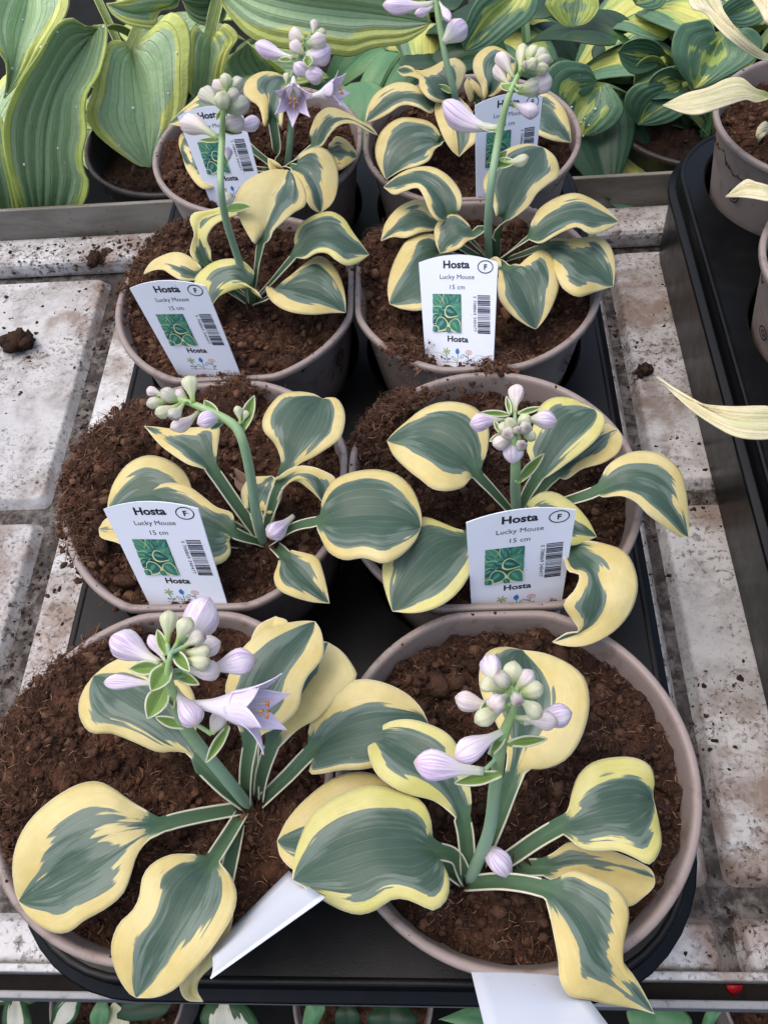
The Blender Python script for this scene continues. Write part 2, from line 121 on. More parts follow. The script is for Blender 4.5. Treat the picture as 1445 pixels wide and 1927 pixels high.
  ([[6.56,26.68,-0.8],[5.15,26.08,0.1],[4.36,26.0,0.5],[3.46,24.78,0.9],[2.57,23.53,0.8],[1.78,22.69,0.4]],2,[[4.27,27.02,0.79],[3.49,27.14,1.01],[2.69,26.61,1.01],[2.13,25.46,0.96],[1.77,24.23,0.79],[1.68,23.35,0.59]],[[4.31,23.31,1.03],[3.96,21.86,0.99],[3.21,21.63,0.89],[2.34,22.09,0.62]],(0.8,0.4),0.26,'lucky',0.1),
  ([[7.25,26.46,-0.8],[8.03,25.66,0.7],[8.79,25.27,1.9],[9.72,25.45,2.5],[10.99,25.75,2.7],[12.12,26.0,2.3],[13.16,26.19,1.8]],2,[[8.8,25.57,2.08],[8.91,26.01,2.31],[9.27,26.5,2.61],[10.16,27.07,2.76],[11.03,27.22,2.82],[11.9,27.04,2.54],[12.65,26.62,2.18]],[[9.12,24.36,2.23],[9.7,24.34,2.63],[10.34,24.61,2.75],[10.86,24.7,2.83],[11.36,24.41,2.66],[11.93,24.63,2.44],[12.74,25.54,2.05]],(0.7,0.3),0.26,'lucky',0.1),
  ([[7.36,26.45,-0.8],[8.5,25.76,0.3],[9.42,25.41,1.0],[10.49,24.64,1.4],[11.59,23.85,1.2],[12.65,22.98,0.6]],2,[[9.65,25.67,1.13],[10.18,25.74,1.32],[10.88,25.43,1.53],[11.88,25.62,1.44],[12.5,25.33,1.37],[12.8,24.58,1.17],[12.81,23.77,0.92]],[[9.64,24.02,1.31],[9.86,22.69,1.51],[10.07,22.07,1.45],[10.7,21.59,1.35],[11.63,22.18,1.01]],(0.6,0.55),0.26,'lucky',0.1),
  ([[7.14,26.64,-0.8],[7.26,25.44,0.2],[7.54,24.2,0.9],[7.99,22.65,1.4],[8.44,21.44,1.1],[8.74,20.44,0.5]],2,[[7.21,23.8,1.1],[7.02,22.49,1.47],[7.08,21.5,1.41],[7.66,20.71,1.15],[8.29,20.45,0.77]],[[8.01,24.19,1.1],[8.47,24.0,1.26],[8.93,24.56,1.5],[9.38,24.82,1.49],[9.86,24.2,1.41],[10.06,23.21,1.31],[9.91,22.3,1.18],[9.48,21.3,0.89],[9.03,20.67,0.65]],(0.35,0.6),0.26,'lucky',0.1),
  ([[7.02,26.48,-0.8],[6.96,25.61,0.1],[6.98,25.46,0.3],[7.2,24.74,0.7],[7.34,24.16,0.5]],2,[[6.8,25.4,0.5],[7.12,25.27,0.81],[7.37,24.95,0.79]],[[6.8,24.55,0.75],[7.05,24.09,0.72]],(0.9,0.9),0.26,'lucky',0.1),
 ],
 'BL': [
  ([[-4.97,35.71,-0.8],[-4.9,35.76,0.9],[-4.97,36.36,2.0],[-5.03,36.95,2.6],[-4.87,38.02,2.9],[-4.39,39.34,2.7]],2,[[-5.28,35.24,2.25],[-5.7,36.65,2.67],[-6.42,37.24,2.84],[-6.65,38.07,2.91],[-6.41,38.97,3.0],[-5.71,39.66,2.95],[-4.95,39.73,2.83]],[[-4.28,34.87,2.42],[-4.09,36.09,2.91],[-4.02,37.58,2.95],[-4.18,38.79,2.8]],(0.85,0.35),0.26,'lucky',0.1),
  ([[-4.65,35.68,-0.8],[-3.57,34.71,0.5],[-2.53,34.72,1.3],[-1.86,35.4,2.0],[-0.8,35.73,2.2],[0.09,35.45,2.0],[1.05,35.15,1.4]],2,[[-2.76,35.32,1.71],[-2.41,36.23,2.15],[-1.74,36.73,2.28],[-0.81,36.25,2.28],[0.09,35.67,2.02],[0.66,35.57,1.72]],[[-2.07,34.14,1.59],[-1.49,34.49,2.16],[-0.9,34.97,2.32],[-0.17,35.08,2.21],[0.53,34.97,1.8]],(0.7,0.25),0.26,'lucky',0.1),
  ([[-4.49,35.67,-0.8],[-2.59,35.45,0.1],[-1.92,35.25,0.4],[-1.12,35.2,0.6],[-0.22,34.88,0.3]],2,[[-1.84,35.81,0.58],[-1.46,36.33,0.72],[-0.83,35.97,0.66],[-0.37,35.32,0.47]],[[-1.66,33.84,0.64],[-1.16,33.14,0.73],[-0.61,33.87,0.55]],(0.6,0.4),0.26,'lucky',0.1),
  ([[-4.73,35.69,-0.8],[-4.05,33.97,0.5],[-3.57,33.0,1.1],[-2.61,31.75,1.5],[-2.07,30.52,1.2],[-2.01,29.71,0.6]],2,[[-3.36,33.74,1.32],[-2.6,34.14,1.56],[-1.84,33.89,1.58],[-1.23,32.83,1.48],[-1.05,31.59,1.35],[-1.15,30.51,1.07],[-1.51,29.87,0.82]],[[-3.31,31.34,1.52],[-2.8,30.04,1.44],[-2.52,29.55,1.13],[-2.21,29.51,0.8]],(1.0,0.4),0.26,'lucky',0.1),
  ([[-4.79,35.44,-0.8],[-4.75,34.57,-0.1],[-4.85,34.42,0.1],[-5.1,34.39,0.4],[-5.41,34.94,0.5]],2,[[-4.83,33.75,0.32],[-5.16,33.68,0.56]],[[-4.47,34.12,0.37],[-4.92,34.48,0.58]],(0.8,0.8),0.26,'lucky',0.1),
  ([[-5.29,35.74,-0.8],[-6.68,36.17,0.4],[-7.91,37.42,1.2],[-9.19,38.25,1.6],[-10.56,38.45,1.4],[-11.7,38.34,0.9]],2,[[-8.01,38.84,1.49],[-8.79,40.45,1.74],[-9.48,40.62,1.68],[-10.04,39.73,1.58],[-10.83,39.07,1.34]],[[-8.08,35.6,1.55],[-9.19,36.04,1.67],[-10.54,37.18,1.36]],(0.8,0.6),0.26,'lucky',0.1),
  ([[-5.43,35.5,-0.8],[-7.33,35.08,-0.2],[-8.57,35.16,0.0],[-9.4,34.7,0.2],[-10.72,36.09,0.2]],2,[[-9.01,36.65,0.24],[-10.09,37.63,0.35],[-11.0,38.29,0.33],[-11.11,37.29,0.3]],[[-8.24,33.07,0.24],[-9.01,32.71,0.35],[-10.11,34.36,0.31]],(0.5,0.5),0.26,'lucky',0.1),
 ],
 'BR': [
  ([[5.79,38.78,-0.8],[4.8,35.76,0.6],[4.41,34.2,1.3],[3.65,33.31,1.7],[2.66,32.83,1.5],[1.93,32.47,1.1],[1.51,32.1,0.7]],2,[[4.48,34.44,1.39],[4.35,35.19,1.6],[3.95,35.59,1.76],[3.32,35.93,1.78],[2.4,36.2,1.72],[1.75,35.82,1.67],[1.2,35.18,1.52],[0.91,34.15,1.32],[0.97,33.25,1.12],[1.28,32.44,0.86]],[[4.27,33.36,1.53],[3.9,32.01,1.78],[3.28,31.72,1.68],[2.48,31.9,1.36],[1.83,32.01,0.96]],(0.9,0.3),0.26,'lucky',0.1),
  ([[5.79,38.78,-0.8],[4.89,37.32,0.6],[4.29,37.06,1.7],[3.35,37.45,2.3],[2.13,37.6,2.1],[1.07,37.41,1.6],[0.24,36.9,1.1]],2,[[4.17,37.47,1.95],[3.54,37.86,2.33],[2.89,38.48,2.37],[2.14,38.8,2.28],[1.37,38.73,2.06],[0.78,38.41,1.8],[0.39,37.69,1.47]],[[4.05,35.98,1.99],[3.34,36.01,2.41],[2.43,36.49,2.27],[1.67,36.38,1.9],[0.89,36.5,1.47]],(0.7,0.3),0.26,'lucky',0.1),
  ([[5.9,39.1,-0.8],[5.56,37.9,0.8],[5.09,37.61,1.8],[4.65,37.93,2.5],[4.02,38.49,2.6],[2.99,39.98,2.3],[2.12,40.7,1.9]],2,[[5.66,37.87,2.18],[6.16,38.99,2.64],[5.91,39.84,2.7],[5.45,40.16,2.74],[4.88,39.69,2.67],[3.83,39.14,2.48],[3.46,39.36,2.41],[2.98,40.46,2.22],[2.49,40.87,2.07]],[[4.43,36.41,2.36],[3.9,36.45,2.67],[3.46,37.41,2.7],[3.41,38.44,2.57],[2.89,39.16,2.4],[2.51,39.5,2.2]],(0.8,0.4),0.26,'lucky',0.1),
  ([[5.9,39.1,-0.8],[5.77,38.36,0.6],[5.39,38.16,1.4],[5.41,35.99,1.8],[5.64,34.6,1.5],[5.57,33.6,0.8]],2,[[4.97,38.25,1.62],[4.44,37.35,1.86],[4.27,36.47,1.87],[4.48,35.16,1.71],[4.86,34.17,1.34],[5.25,33.72,1.02]],[[5.84,37.65,1.63],[6.25,36.56,1.87],[6.56,35.26,1.79],[6.46,33.88,1.43],[6.06,33.73,1.16]],(0.75,0.35),0.26,'lucky',0.1),
  ([[6.39,39.21,-0.8],[7.02,38.56,0.6],[7.45,38.33,1.5],[7.61,38.42,2.3],[7.93,39.35,2.6],[9.09,40.35,2.2]],2,[[7.12,37.49,1.73],[6.96,38.13,2.13],[6.61,38.75,2.46],[6.58,39.85,2.6],[6.97,40.64,2.71],[7.67,41.32,2.64],[8.24,41.28,2.51],[8.78,40.81,2.35]],[[7.84,37.38,2.04],[8.27,37.27,2.55],[8.82,38.2,2.63]],(0.65,0.4),0.26,'lucky',0.1),
  ([[6.59,39.36,-0.8],[6.96,39.22,0.2],[6.82,39.49,0.5],[6.64,39.94,0.9],[6.33,40.74,1.2]],2,[[6.4,38.81,0.79],[6.09,39.88,1.17]],[[7.18,39.09,0.76],[7.06,39.74,1.09],[6.7,40.29,1.19]],(0.5,0.4),0.26,'lucky',0.1),
  ([[6.77,39.0,-0.8],[8.7,37.88,0.2],[9.85,37.44,0.7],[10.59,36.71,1.1],[11.33,35.7,0.9],[11.92,34.89,0.4]],2,[[10.17,38.27,1.06],[10.65,38.56,1.22],[11.18,38.14,1.17],[11.72,36.98,1.05],[11.91,35.87,0.76]],[[9.87,34.79,1.19],[10.65,34.31,1.04],[11.32,34.51,0.72]],(0.6,0.35),0.26,'lucky',0.1),
 ],
 'BGL': [
  ([[-21.6,55.8,3.86],[-22.47,53.8,3.38],[-22.6,51.8,3.22],[-22.86,49.8,2.34],[-23.7,47.8,0.82],[-25.5,46.8,-1.64]],2,[[-23.96,49.31,4.72],[-25.04,47.96,3.58],[-24.56,46.98,2.19],[-24.31,46.82,1.31],[-24.21,46.76,0.71],[-24.64,46.7,-0.32]],[[-19.6,49.77,3.96],[-19.25,48.9,3.37],[-19.58,48.31,2.78],[-20.39,47.62,2.17],[-21.34,47.01,1.53],[-22.46,46.82,0.56],[-23.87,46.71,-0.56]],(0.3,0.8),0.5,'bighosta',0.12),
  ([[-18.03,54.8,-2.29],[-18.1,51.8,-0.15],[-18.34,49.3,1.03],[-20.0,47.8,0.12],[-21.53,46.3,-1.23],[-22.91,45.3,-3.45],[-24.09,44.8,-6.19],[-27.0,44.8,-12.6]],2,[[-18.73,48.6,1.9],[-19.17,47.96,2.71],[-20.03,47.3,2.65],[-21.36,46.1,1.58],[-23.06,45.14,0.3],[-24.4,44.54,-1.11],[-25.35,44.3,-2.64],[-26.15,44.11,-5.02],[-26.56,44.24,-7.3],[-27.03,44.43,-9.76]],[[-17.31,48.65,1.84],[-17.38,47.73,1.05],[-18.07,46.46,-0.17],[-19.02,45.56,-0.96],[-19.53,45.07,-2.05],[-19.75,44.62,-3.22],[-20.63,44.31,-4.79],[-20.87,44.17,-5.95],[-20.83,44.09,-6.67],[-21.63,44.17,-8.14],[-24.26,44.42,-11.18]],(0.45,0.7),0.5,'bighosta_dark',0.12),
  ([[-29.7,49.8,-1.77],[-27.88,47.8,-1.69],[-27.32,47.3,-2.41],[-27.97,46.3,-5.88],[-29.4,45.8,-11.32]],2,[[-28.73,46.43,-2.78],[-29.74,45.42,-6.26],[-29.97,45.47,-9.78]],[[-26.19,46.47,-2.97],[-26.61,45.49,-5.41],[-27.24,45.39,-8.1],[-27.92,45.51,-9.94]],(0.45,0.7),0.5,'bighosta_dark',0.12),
  ([[-16.15,54.8,-0.24],[-16.19,51.8,-0.19],[-16.62,50.3,-0.7],[-16.6,49.3,-1.88],[-16.37,47.8,-3.45],[-16.54,46.8,-5.37],[-16.81,46.3,-7.26]],2,[[-16.8,49.82,0.03],[-17.76,49.16,0.4],[-18.72,48.24,-0.67],[-19.39,47.45,-1.86],[-20.23,46.85,-3.1],[-20.11,46.54,-4.23],[-19.43,46.28,-5.15],[-18.33,46.16,-6.32],[-17.58,46.18,-7.04]],[[-15.51,49.75,0.2],[-14.09,49.12,1.4],[-12.62,48.53,2.36],[-11.78,48.06,1.95],[-11.61,47.54,1.02],[-11.97,46.96,-0.23],[-12.49,46.54,-1.98],[-13.19,46.31,-3.24],[-14.52,46.17,-4.57],[-15.96,46.18,-6.05]],(0.8,1.1),0.5,'bighosta',0.12),
  ([[-12.24,55.8,0.9],[-12.68,53.8,1.08],[-13.29,52.8,1.08],[-14.65,51.8,1.05],[-16.17,50.8,1.56],[-17.56,50.8,2.08]],2,[[-13.38,52.25,0.82],[-14.22,51.51,1.07],[-14.62,51.1,0.78],[-14.68,50.74,0.26],[-15.5,50.35,0.56],[-16.51,50.14,1.04],[-17.3,50.41,1.57]],[[-13.14,52.3,1.65],[-14.22,50.84,2.76],[-15.97,50.17,2.61]],(0.5,0.5),0.5,'bighosta',0.12),
  ([[-10.72,55.8,0.17],[-11.16,53.8,-0.63],[-11.54,52.8,-1.48],[-12.03,51.8,-3.11],[-12.84,50.8,-5.19]],2,[[-12.26,51.89,-0.28],[-12.75,51.46,-0.79],[-13.24,50.79,-2.46],[-13.68,50.62,-4.3]],[[-10.18,51.98,-0.29],[-9.31,51.4,-0.9],[-10.01,51.0,-1.66],[-10.64,50.73,-2.79],[-11.43,50.62,-4.45]],(0.4,0.9),0.5,'bighosta',0.12),
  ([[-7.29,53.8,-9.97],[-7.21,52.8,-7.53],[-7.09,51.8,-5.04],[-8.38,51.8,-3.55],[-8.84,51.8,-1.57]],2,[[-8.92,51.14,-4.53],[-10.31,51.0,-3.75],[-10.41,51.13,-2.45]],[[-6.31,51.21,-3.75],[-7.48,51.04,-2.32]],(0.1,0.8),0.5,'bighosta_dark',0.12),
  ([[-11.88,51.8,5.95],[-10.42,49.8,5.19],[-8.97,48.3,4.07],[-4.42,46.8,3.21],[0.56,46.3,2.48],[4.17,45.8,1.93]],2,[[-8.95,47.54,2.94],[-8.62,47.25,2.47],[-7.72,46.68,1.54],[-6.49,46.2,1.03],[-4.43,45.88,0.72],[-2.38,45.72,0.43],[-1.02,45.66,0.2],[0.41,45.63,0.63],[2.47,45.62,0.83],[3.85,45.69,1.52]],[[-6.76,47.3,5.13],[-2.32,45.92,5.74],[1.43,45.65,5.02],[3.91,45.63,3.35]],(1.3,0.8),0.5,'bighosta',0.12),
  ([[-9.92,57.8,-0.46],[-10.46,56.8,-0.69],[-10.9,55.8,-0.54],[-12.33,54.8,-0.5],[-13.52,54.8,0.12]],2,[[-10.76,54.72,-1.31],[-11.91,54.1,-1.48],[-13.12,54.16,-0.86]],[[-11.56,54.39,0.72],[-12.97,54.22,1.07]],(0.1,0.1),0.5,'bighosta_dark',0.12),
 ],
 'BGR': [
  ([[13.0,57.8,-0.17],[11.89,56.8,-0.87],[10.78,54.8,-0.87],[8.32,52.8,-2.0],[6.6,51.8,-3.25]],2,[[8.88,53.46,-0.11],[7.44,52.55,-0.24],[6.61,51.92,-1.55],[6.35,51.76,-2.62]],[[11.77,54.03,-0.8],[11.69,53.36,-1.6],[11.07,52.85,-2.1],[10.1,52.33,-2.47],[8.91,51.96,-3.14],[7.71,51.79,-3.53],[6.98,51.75,-3.43]],(1.0,1.2),0.35,'goldheart',0.1),
  ([[20.34,51.8,-8.52],[18.02,49.8,-6.11],[15.86,48.3,-4.48],[14.92,47.3,-4.9],[14.18,46.3,-5.48],[14.6,45.8,-6.49]],2,[[15.42,47.97,-3.75],[14.74,47.5,-2.5],[13.85,47.15,-1.96],[12.77,46.76,-1.59],[12.1,46.51,-1.76],[11.73,46.29,-2.19],[11.62,45.98,-3.16],[12.54,45.72,-4.75],[13.59,45.7,-5.94]],[[16.26,47.81,-4.07],[16.91,47.13,-4.44],[17.36,46.54,-5.09],[17.09,46.12,-5.69],[16.3,45.75,-6.16],[15.41,45.69,-6.47]],(1.25,1.3),0.35,'goldheart',0.1),
  ([[22.03,52.8,-6.85],[21.31,51.8,-5.35],[20.58,50.8,-4.08],[18.81,49.8,-3.23],[16.99,49.3,-2.72]],2,[[19.72,49.83,-2.59],[18.33,49.14,-1.79],[17.34,49.07,-1.99]],[[19.96,49.93,-4.33],[18.31,49.12,-4.24],[17.36,49.07,-3.44]],(1.1,1.1),0.35,'goldheart',0.1),
  ([[23.74,51.8,-6.01],[22.49,49.8,-5.28],[21.66,48.8,-5.26],[19.61,47.3,-5.21],[18.62,46.8,-6.58]],2,[[19.62,47.58,-3.93],[17.96,46.76,-3.57],[17.36,46.61,-4.16],[17.47,46.58,-5.13]],[[22.0,47.4,-6.06],[20.91,46.66,-6.41],[19.76,46.58,-6.57]],(1.5,1.2),0.35,'goldheart',0.1),
  ([[21.88,51.8,-5.76],[21.1,51.0,-5.01],[20.74,50.8,-4.87],[19.56,50.0,-4.59],[18.55,49.8,-5.39]],2,[[20.1,50.05,-3.75],[19.1,49.45,-3.24],[18.48,49.36,-3.67]],[[20.3,49.65,-5.05],[19.32,49.37,-5.07]],(0.3,0.3),0.35,'bighosta_dark',0.1),
  ([[23.11,49.8,-4.96],[22.35,49.1,-4.75],[21.79,48.8,-4.78],[20.22,47.8,-4.45],[18.94,47.1,-4.9]],2,[[20.5,47.73,-3.13],[19.37,47.14,-3.01],[18.88,46.97,-3.52]],[[21.56,47.66,-5.19],[20.06,46.99,-4.84]],(0.6,0.6),0.35,'goldheart',0.1),
  ([[26.92,54.8,-3.42],[25.57,52.8,-3.38],[24.2,50.8,-3.07],[23.57,49.8,-3.78],[22.85,48.3,-4.12],[22.25,47.8,-4.79]],2,[[22.74,49.91,-1.25],[21.59,49.43,-1.06],[20.64,48.97,-1.0],[20.24,48.43,-1.55],[20.27,47.89,-2.36],[20.78,47.72,-3.27],[21.55,47.7,-4.12]],[[24.6,50.35,-2.49],[25.12,49.97,-2.0],[25.75,49.66,-1.91],[26.39,49.33,-2.37],[26.53,49.02,-2.88],[25.95,48.45,-3.5],[23.79,47.72,-4.2],[23.0,47.7,-4.61]],(1.5,1.5),0.35,'goldheart',0.1),
  ([[15.78,59.8,-1.35],[15.52,58.8,-2.15],[15.22,57.8,-2.6],[15.2,56.8,-3.42],[14.82,55.8,-4.22]],2,[[13.33,56.65,-2.16],[12.59,56.2,-2.59],[13.12,55.91,-3.31],[14.04,55.74,-4.02]],[[16.29,56.81,-2.32],[16.58,56.16,-3.2],[15.9,55.81,-3.94]],(0.9,0.9),0.35,'bighosta_dark',0.1),
  ([[21.69,59.8,-2.39],[21.17,57.8,-2.19],[20.54,56.8,-2.21],[19.68,55.8,-2.2],[18.94,54.8,-2.41]],2,[[18.81,55.32,-1.25],[18.28,54.85,-1.65]],[[21.37,55.77,-2.15],[20.85,55.06,-2.82],[19.79,54.77,-2.8]],(0.7,0.7),0.35,'goldheart',0.1),
  ([[29.59,55.8,-2.59],[28.51,54.8,-2.33],[27.45,53.8,-2.07],[26.11,52.8,-2.08],[24.47,51.8,-2.27]],2,[[25.33,52.37,-0.95],[24.26,51.84,-1.19],[23.93,51.72,-1.68]],[[27.94,53.0,-2.3],[27.17,52.18,-2.87],[25.76,51.78,-2.94]],(1.1,1.1),0.35,'goldheart',0.1),
 ],
 'PALE': [
  ([[26.23,39.84,-1.0],[23.14,35.37,3.0],[20.61,31.98,6.0],[18.57,31.66,7.5],[17.56,32.77,8.0],[17.33,34.74,8.0]],2,[[19.18,31.63,7.12],[18.3,31.92,7.79],[17.88,32.96,8.08],[17.9,33.84,8.1]],[[19.22,31.29,6.73],[17.99,31.28,7.54],[17.36,32.05,7.86],[17.06,32.8,8.02],[16.5,33.2,8.11],[16.53,34.28,8.08]],(0.5,0.5),0.35,'pale',0.22),
  ([[25.92,39.87,-1.0],[23.47,36.21,1.5],[21.88,34.55,2.6],[20.28,34.03,3.2],[18.65,34.04,3.0],[17.67,34.41,2.6],[16.65,35.07,2.2]],2,[[21.23,34.7,2.95],[20.85,34.91,3.18],[20.38,35.4,3.29],[19.7,35.37,3.24],[18.79,34.94,3.12],[17.78,35.2,2.72],[17.02,35.11,2.39]],[[20.99,33.57,2.95],[20.45,33.48,3.19],[19.49,33.01,3.27],[18.63,32.75,3.18],[17.87,32.82,2.94],[17.36,33.4,2.68],[16.9,34.36,2.4]],(0.5,0.5),0.35,'pale',0.22),
  ([[24.62,32.87,-0.5],[22.63,29.36,0.8],[21.5,28.2,1.4],[20.57,28.14,1.6],[19.92,28.6,1.4],[19.01,28.69,1.0]],2,[[20.91,28.52,1.65],[20.32,28.82,1.67],[20.0,29.23,1.57],[19.48,29.0,1.33]],[[20.61,27.26,1.68],[19.92,27.64,1.59],[19.53,28.03,1.4]],(0.5,0.5),0.35,'pale',0.22),
  ([[22.66,20.37,-1.0],[20.35,16.08,1.0],[18.35,13.18,2.2],[16.81,12.64,2.8],[15.44,12.91,2.8],[14.35,14.25,2.4],[13.32,15.87,2.0]],2,[[17.04,13.37,2.91],[15.52,13.43,2.92],[14.46,13.95,2.59],[13.7,15.01,2.25]],[[17.04,11.87,2.77],[15.58,11.82,2.94],[14.7,12.71,2.76],[14.05,13.87,2.48]],(0.5,0.5),0.35,'pale',0.22),
  ([[26.8,42.12,-1.0],[24.29,38.7,3.0],[22.93,37.26,5.0],[22.03,36.7,6.0],[21.39,37.28,6.4],[21.08,39.11,6.2]],2,[[20.92,34.93,6.17],[20.59,35.75,6.46],[20.53,37.4,6.4]],[[22.5,37.11,6.2],[21.81,37.85,6.53]],(0.5,0.5),0.35,'pale',0.22),
  ([[23.79,36.24,-1.0],[23.28,35.89,-0.6],[22.77,35.54,-0.2],[22.43,35.06,0.0],[22.5,35.14,-0.4]],1,[[23.04,36.36,-0.07],[22.48,35.72,0.11],[22.33,35.31,-0.09]],[[23.08,35.71,-0.26],[22.5,34.76,0.12]],(0.5,0.5),0.35,'pale',0.22),
 ],
 'LOW': [
  ([[-12.81,-10.88,-45.0],[-12.7,-8.5,-42.0],[-12.67,-7.02,-40.0],[-13.06,-5.46,-40.0]],1,[[-14.51,-7.38,-40.13],[-14.34,-6.32,-40.0]],[[-10.27,-7.64,-40.46],[-11.05,-6.34,-40.0]],(0.9,0.9),0.25,'whiteheart',0.12),
  ([[-24.24,-7.47,-45.0],[-21.83,-6.8,-41.0],[-19.13,-6.38,-40.0],[-16.66,-5.5,-40.0]],1,[[-20.34,-5.81,-40.29],[-18.28,-5.45,-40.0]],[[-19.67,-7.35,-40.34],[-17.17,-6.86,-40.0]],(0.2,0.2),0.25,'darkgreen',0.12),
  ([[-28.41,-9.8,-45.0],[-26.44,-8.21,-42.0],[-24.8,-6.86,-40.0],[-23.84,-5.32,-40.0]],1,[[-25.61,-6.36,-40.0],[-24.78,-5.53,-40.0]],[[-23.89,-7.35,-40.02],[-23.66,-6.34,-40.0]],(0.5,0.3),0.25,'whiteheart',0.12),
  ([[-34.9,-6.72,-45.0],[-31.69,-6.24,-41.0],[-28.39,-5.89,-40.0],[-25.85,-5.34,-40.0]],1,[[-30.41,-5.44,-40.49],[-27.74,-5.22,-40.0]],[[-29.69,-6.47,-40.45],[-27.45,-6.35,-40.0]],(1.0,0.4),0.25,'whiteheart',0.12),
  ([[-23.7,-10.07,-45.0],[-22.79,-8.32,-42.0],[-22.11,-6.99,-40.0],[-22.05,-5.5,-40.0]],1,[[-22.87,-7.0,-40.1]],[[-21.35,-6.98,-40.0]],(0.3,0.3),0.25,'palegreen',0.12),
  ([[-30.07,-9.81,-44.0],[-28.52,-8.74,-41.0],[-28.16,-7.57,-40.0],[-28.85,-5.72,-40.0]],1,[[-29.36,-7.76,-40.07],[-29.49,-6.41,-40.0]],[[-27.12,-7.72,-40.04],[-27.77,-6.39,-40.0]],(0.5,0.5),0.25,'whiteheart',0.12),
  ([[-21.88,-9.7,-45.0],[-20.96,-8.3,-42.0],[-20.85,-7.46,-41.0],[-21.19,-6.14,-40.0]],1,[[-21.85,-7.48,-40.87],[-21.71,-6.64,-40.38]],[[-20.12,-7.78,-41.28],[-20.34,-6.79,-40.58]],(0.3,0.3),0.25,'pale',0.12),
  ([[-8.0,-10.14,-45.0],[-7.23,-8.42,-42.0],[-6.24,-6.94,-40.0],[-5.85,-5.64,-40.0]],1,[[-6.76,-6.05,-40.0]],[[-5.41,-6.43,-40.0]],(0.2,0.2),0.25,'palegreen',0.12),
  ([[-4.37,-10.07,-45.0],[-4.01,-8.37,-42.0],[-3.73,-6.9,-40.0],[-3.89,-5.68,-40.0]],1,[[-4.69,-6.82,-40.0]],[[-2.84,-6.86,-40.02]],(0.1,0.1),0.25,'darkgreen',0.12),
  ([[-1.57,-10.03,-45.0],[-0.97,-8.65,-42.0],[-0.65,-7.18,-40.0],[-0.67,-5.58,-40.0]],1,[[-2.38,-6.98,-40.0],[-1.55,-6.05,-40.0]],[[1.33,-7.06,-40.0],[0.49,-6.12,-40.0]],(0.1,0.1),0.25,'darkgreen',0.12),
  ([[10.42,-8.17,-45.0],[7.95,-7.21,-42.0],[5.24,-6.68,-40.0],[2.77,-6.91,-40.0]],1,[[5.85,-5.95,-40.31]],[[5.21,-7.42,-40.06]],(0.2,0.2),0.25,'palegreen',0.12),
  ([[19.16,-9.67,-45.0],[18.39,-8.34,-42.0],[18.0,-7.08,-40.0],[18.0,-5.47,-40.0]],1,[[16.18,-7.04,-40.0],[16.14,-6.05,-40.0]],[[20.46,-6.98,-40.0],[19.9,-6.0,-40.0]],(0.2,0.2),0.25,'palegreen',0.12),
  ([[21.45,-9.63,-45.0],[21.41,-7.98,-42.0],[21.71,-6.71,-40.0],[23.08,-5.83,-40.0]],1,[[21.65,-6.07,-40.0]],[[22.37,-6.44,-40.0]],(0.2,0.2),0.25,'palegreen',0.12),
 ],
}
STALKS = {
 'FL': {'path': [[-3.09,-0.96,-0.8],[-3.24,-0.74,2.2],[-3.69,-0.14,5.6],[-3.63,0.22,7.2],[-3.53,0.54,8.2],[-3.32,0.83,8.8]],'r': [0.29,0.27,0.25,0.2,0.14,0.08]},
 'FR': {'path': [[4.69,-3.39,-0.8],[5.26,-2.47,2.0],[5.4,-1.74,5.0],[5.52,-1.2,7.5],[5.76,-0.82,8.6],[5.82,-0.67,9.2]],'r': [0.29,0.27,0.25,0.22,0.15,0.08]},
 'ML': {'path': [[-3.58,9.89,-1.0],[-3.38,9.84,1.6],[-3.14,10.1,3.9],[-3.11,10.49,5.6],[-3.37,10.88,6.0],[-4.02,11.26,6.2],[-4.87,11.67,6.3],[-5.86,12.13,6.3],[-6.44,12.29,6.2]],'r': [0.27,0.26,0.25,0.24,0.23,0.2,0.17,0.13,0.08]},
 'MR': {'path': [[7.26,10.62,-1.0],[7.03,10.51,1.4],[6.89,10.3,3.6],[6.84,10.53,4.8],[6.82,10.84,5.4]],'r': [0.29,0.28,0.26,0.22,0.12]},
 'TL': {'path': [[-5.56,24.37,-1.0],[-5.57,24.33,2.2],[-5.41,23.63,5.2],[-5.19,23.58,7.0],[-5.27,25.93,7.6],[-4.85,25.83,9.0],[-4.64,26.31,9.6],[-4.59,26.55,9.9]],'r': [0.26,0.25,0.23,0.21,0.2,0.15,0.1,0.07]},
 'TR': {'path': [[6.93,26.89,-1.0],[6.72,25.91,2.2],[6.82,26.14,4.4],[7.2,27.58,5.8],[7.54,28.1,7.2],[8.04,28.75,8.0],[8.53,29.05,8.6]],'r': [0.28,0.27,0.26,0.24,0.2,0.15,0.08]},
 'BL': {'path': [[-4.63,35.96,-1.0],[-4.0,35.92,1.4],[-3.57,36.68,3.6],[-3.14,36.72,4.8],[-2.69,36.62,5.6],[-2.28,36.57,6.2],[-1.94,36.56,6.7]],'r': [0.28,0.26,0.24,0.2,0.17,0.12,0.07]},
 'BR': {'path': [[5.72,38.93,-1.0],[5.43,37.48,2.2],[4.98,37.76,4.0],[4.64,38.7,5.5],[4.42,39.44,6.6],[4.18,39.73,7.6]],'r': [0.26,0.25,0.23,0.21,0.17,0.1]},
}
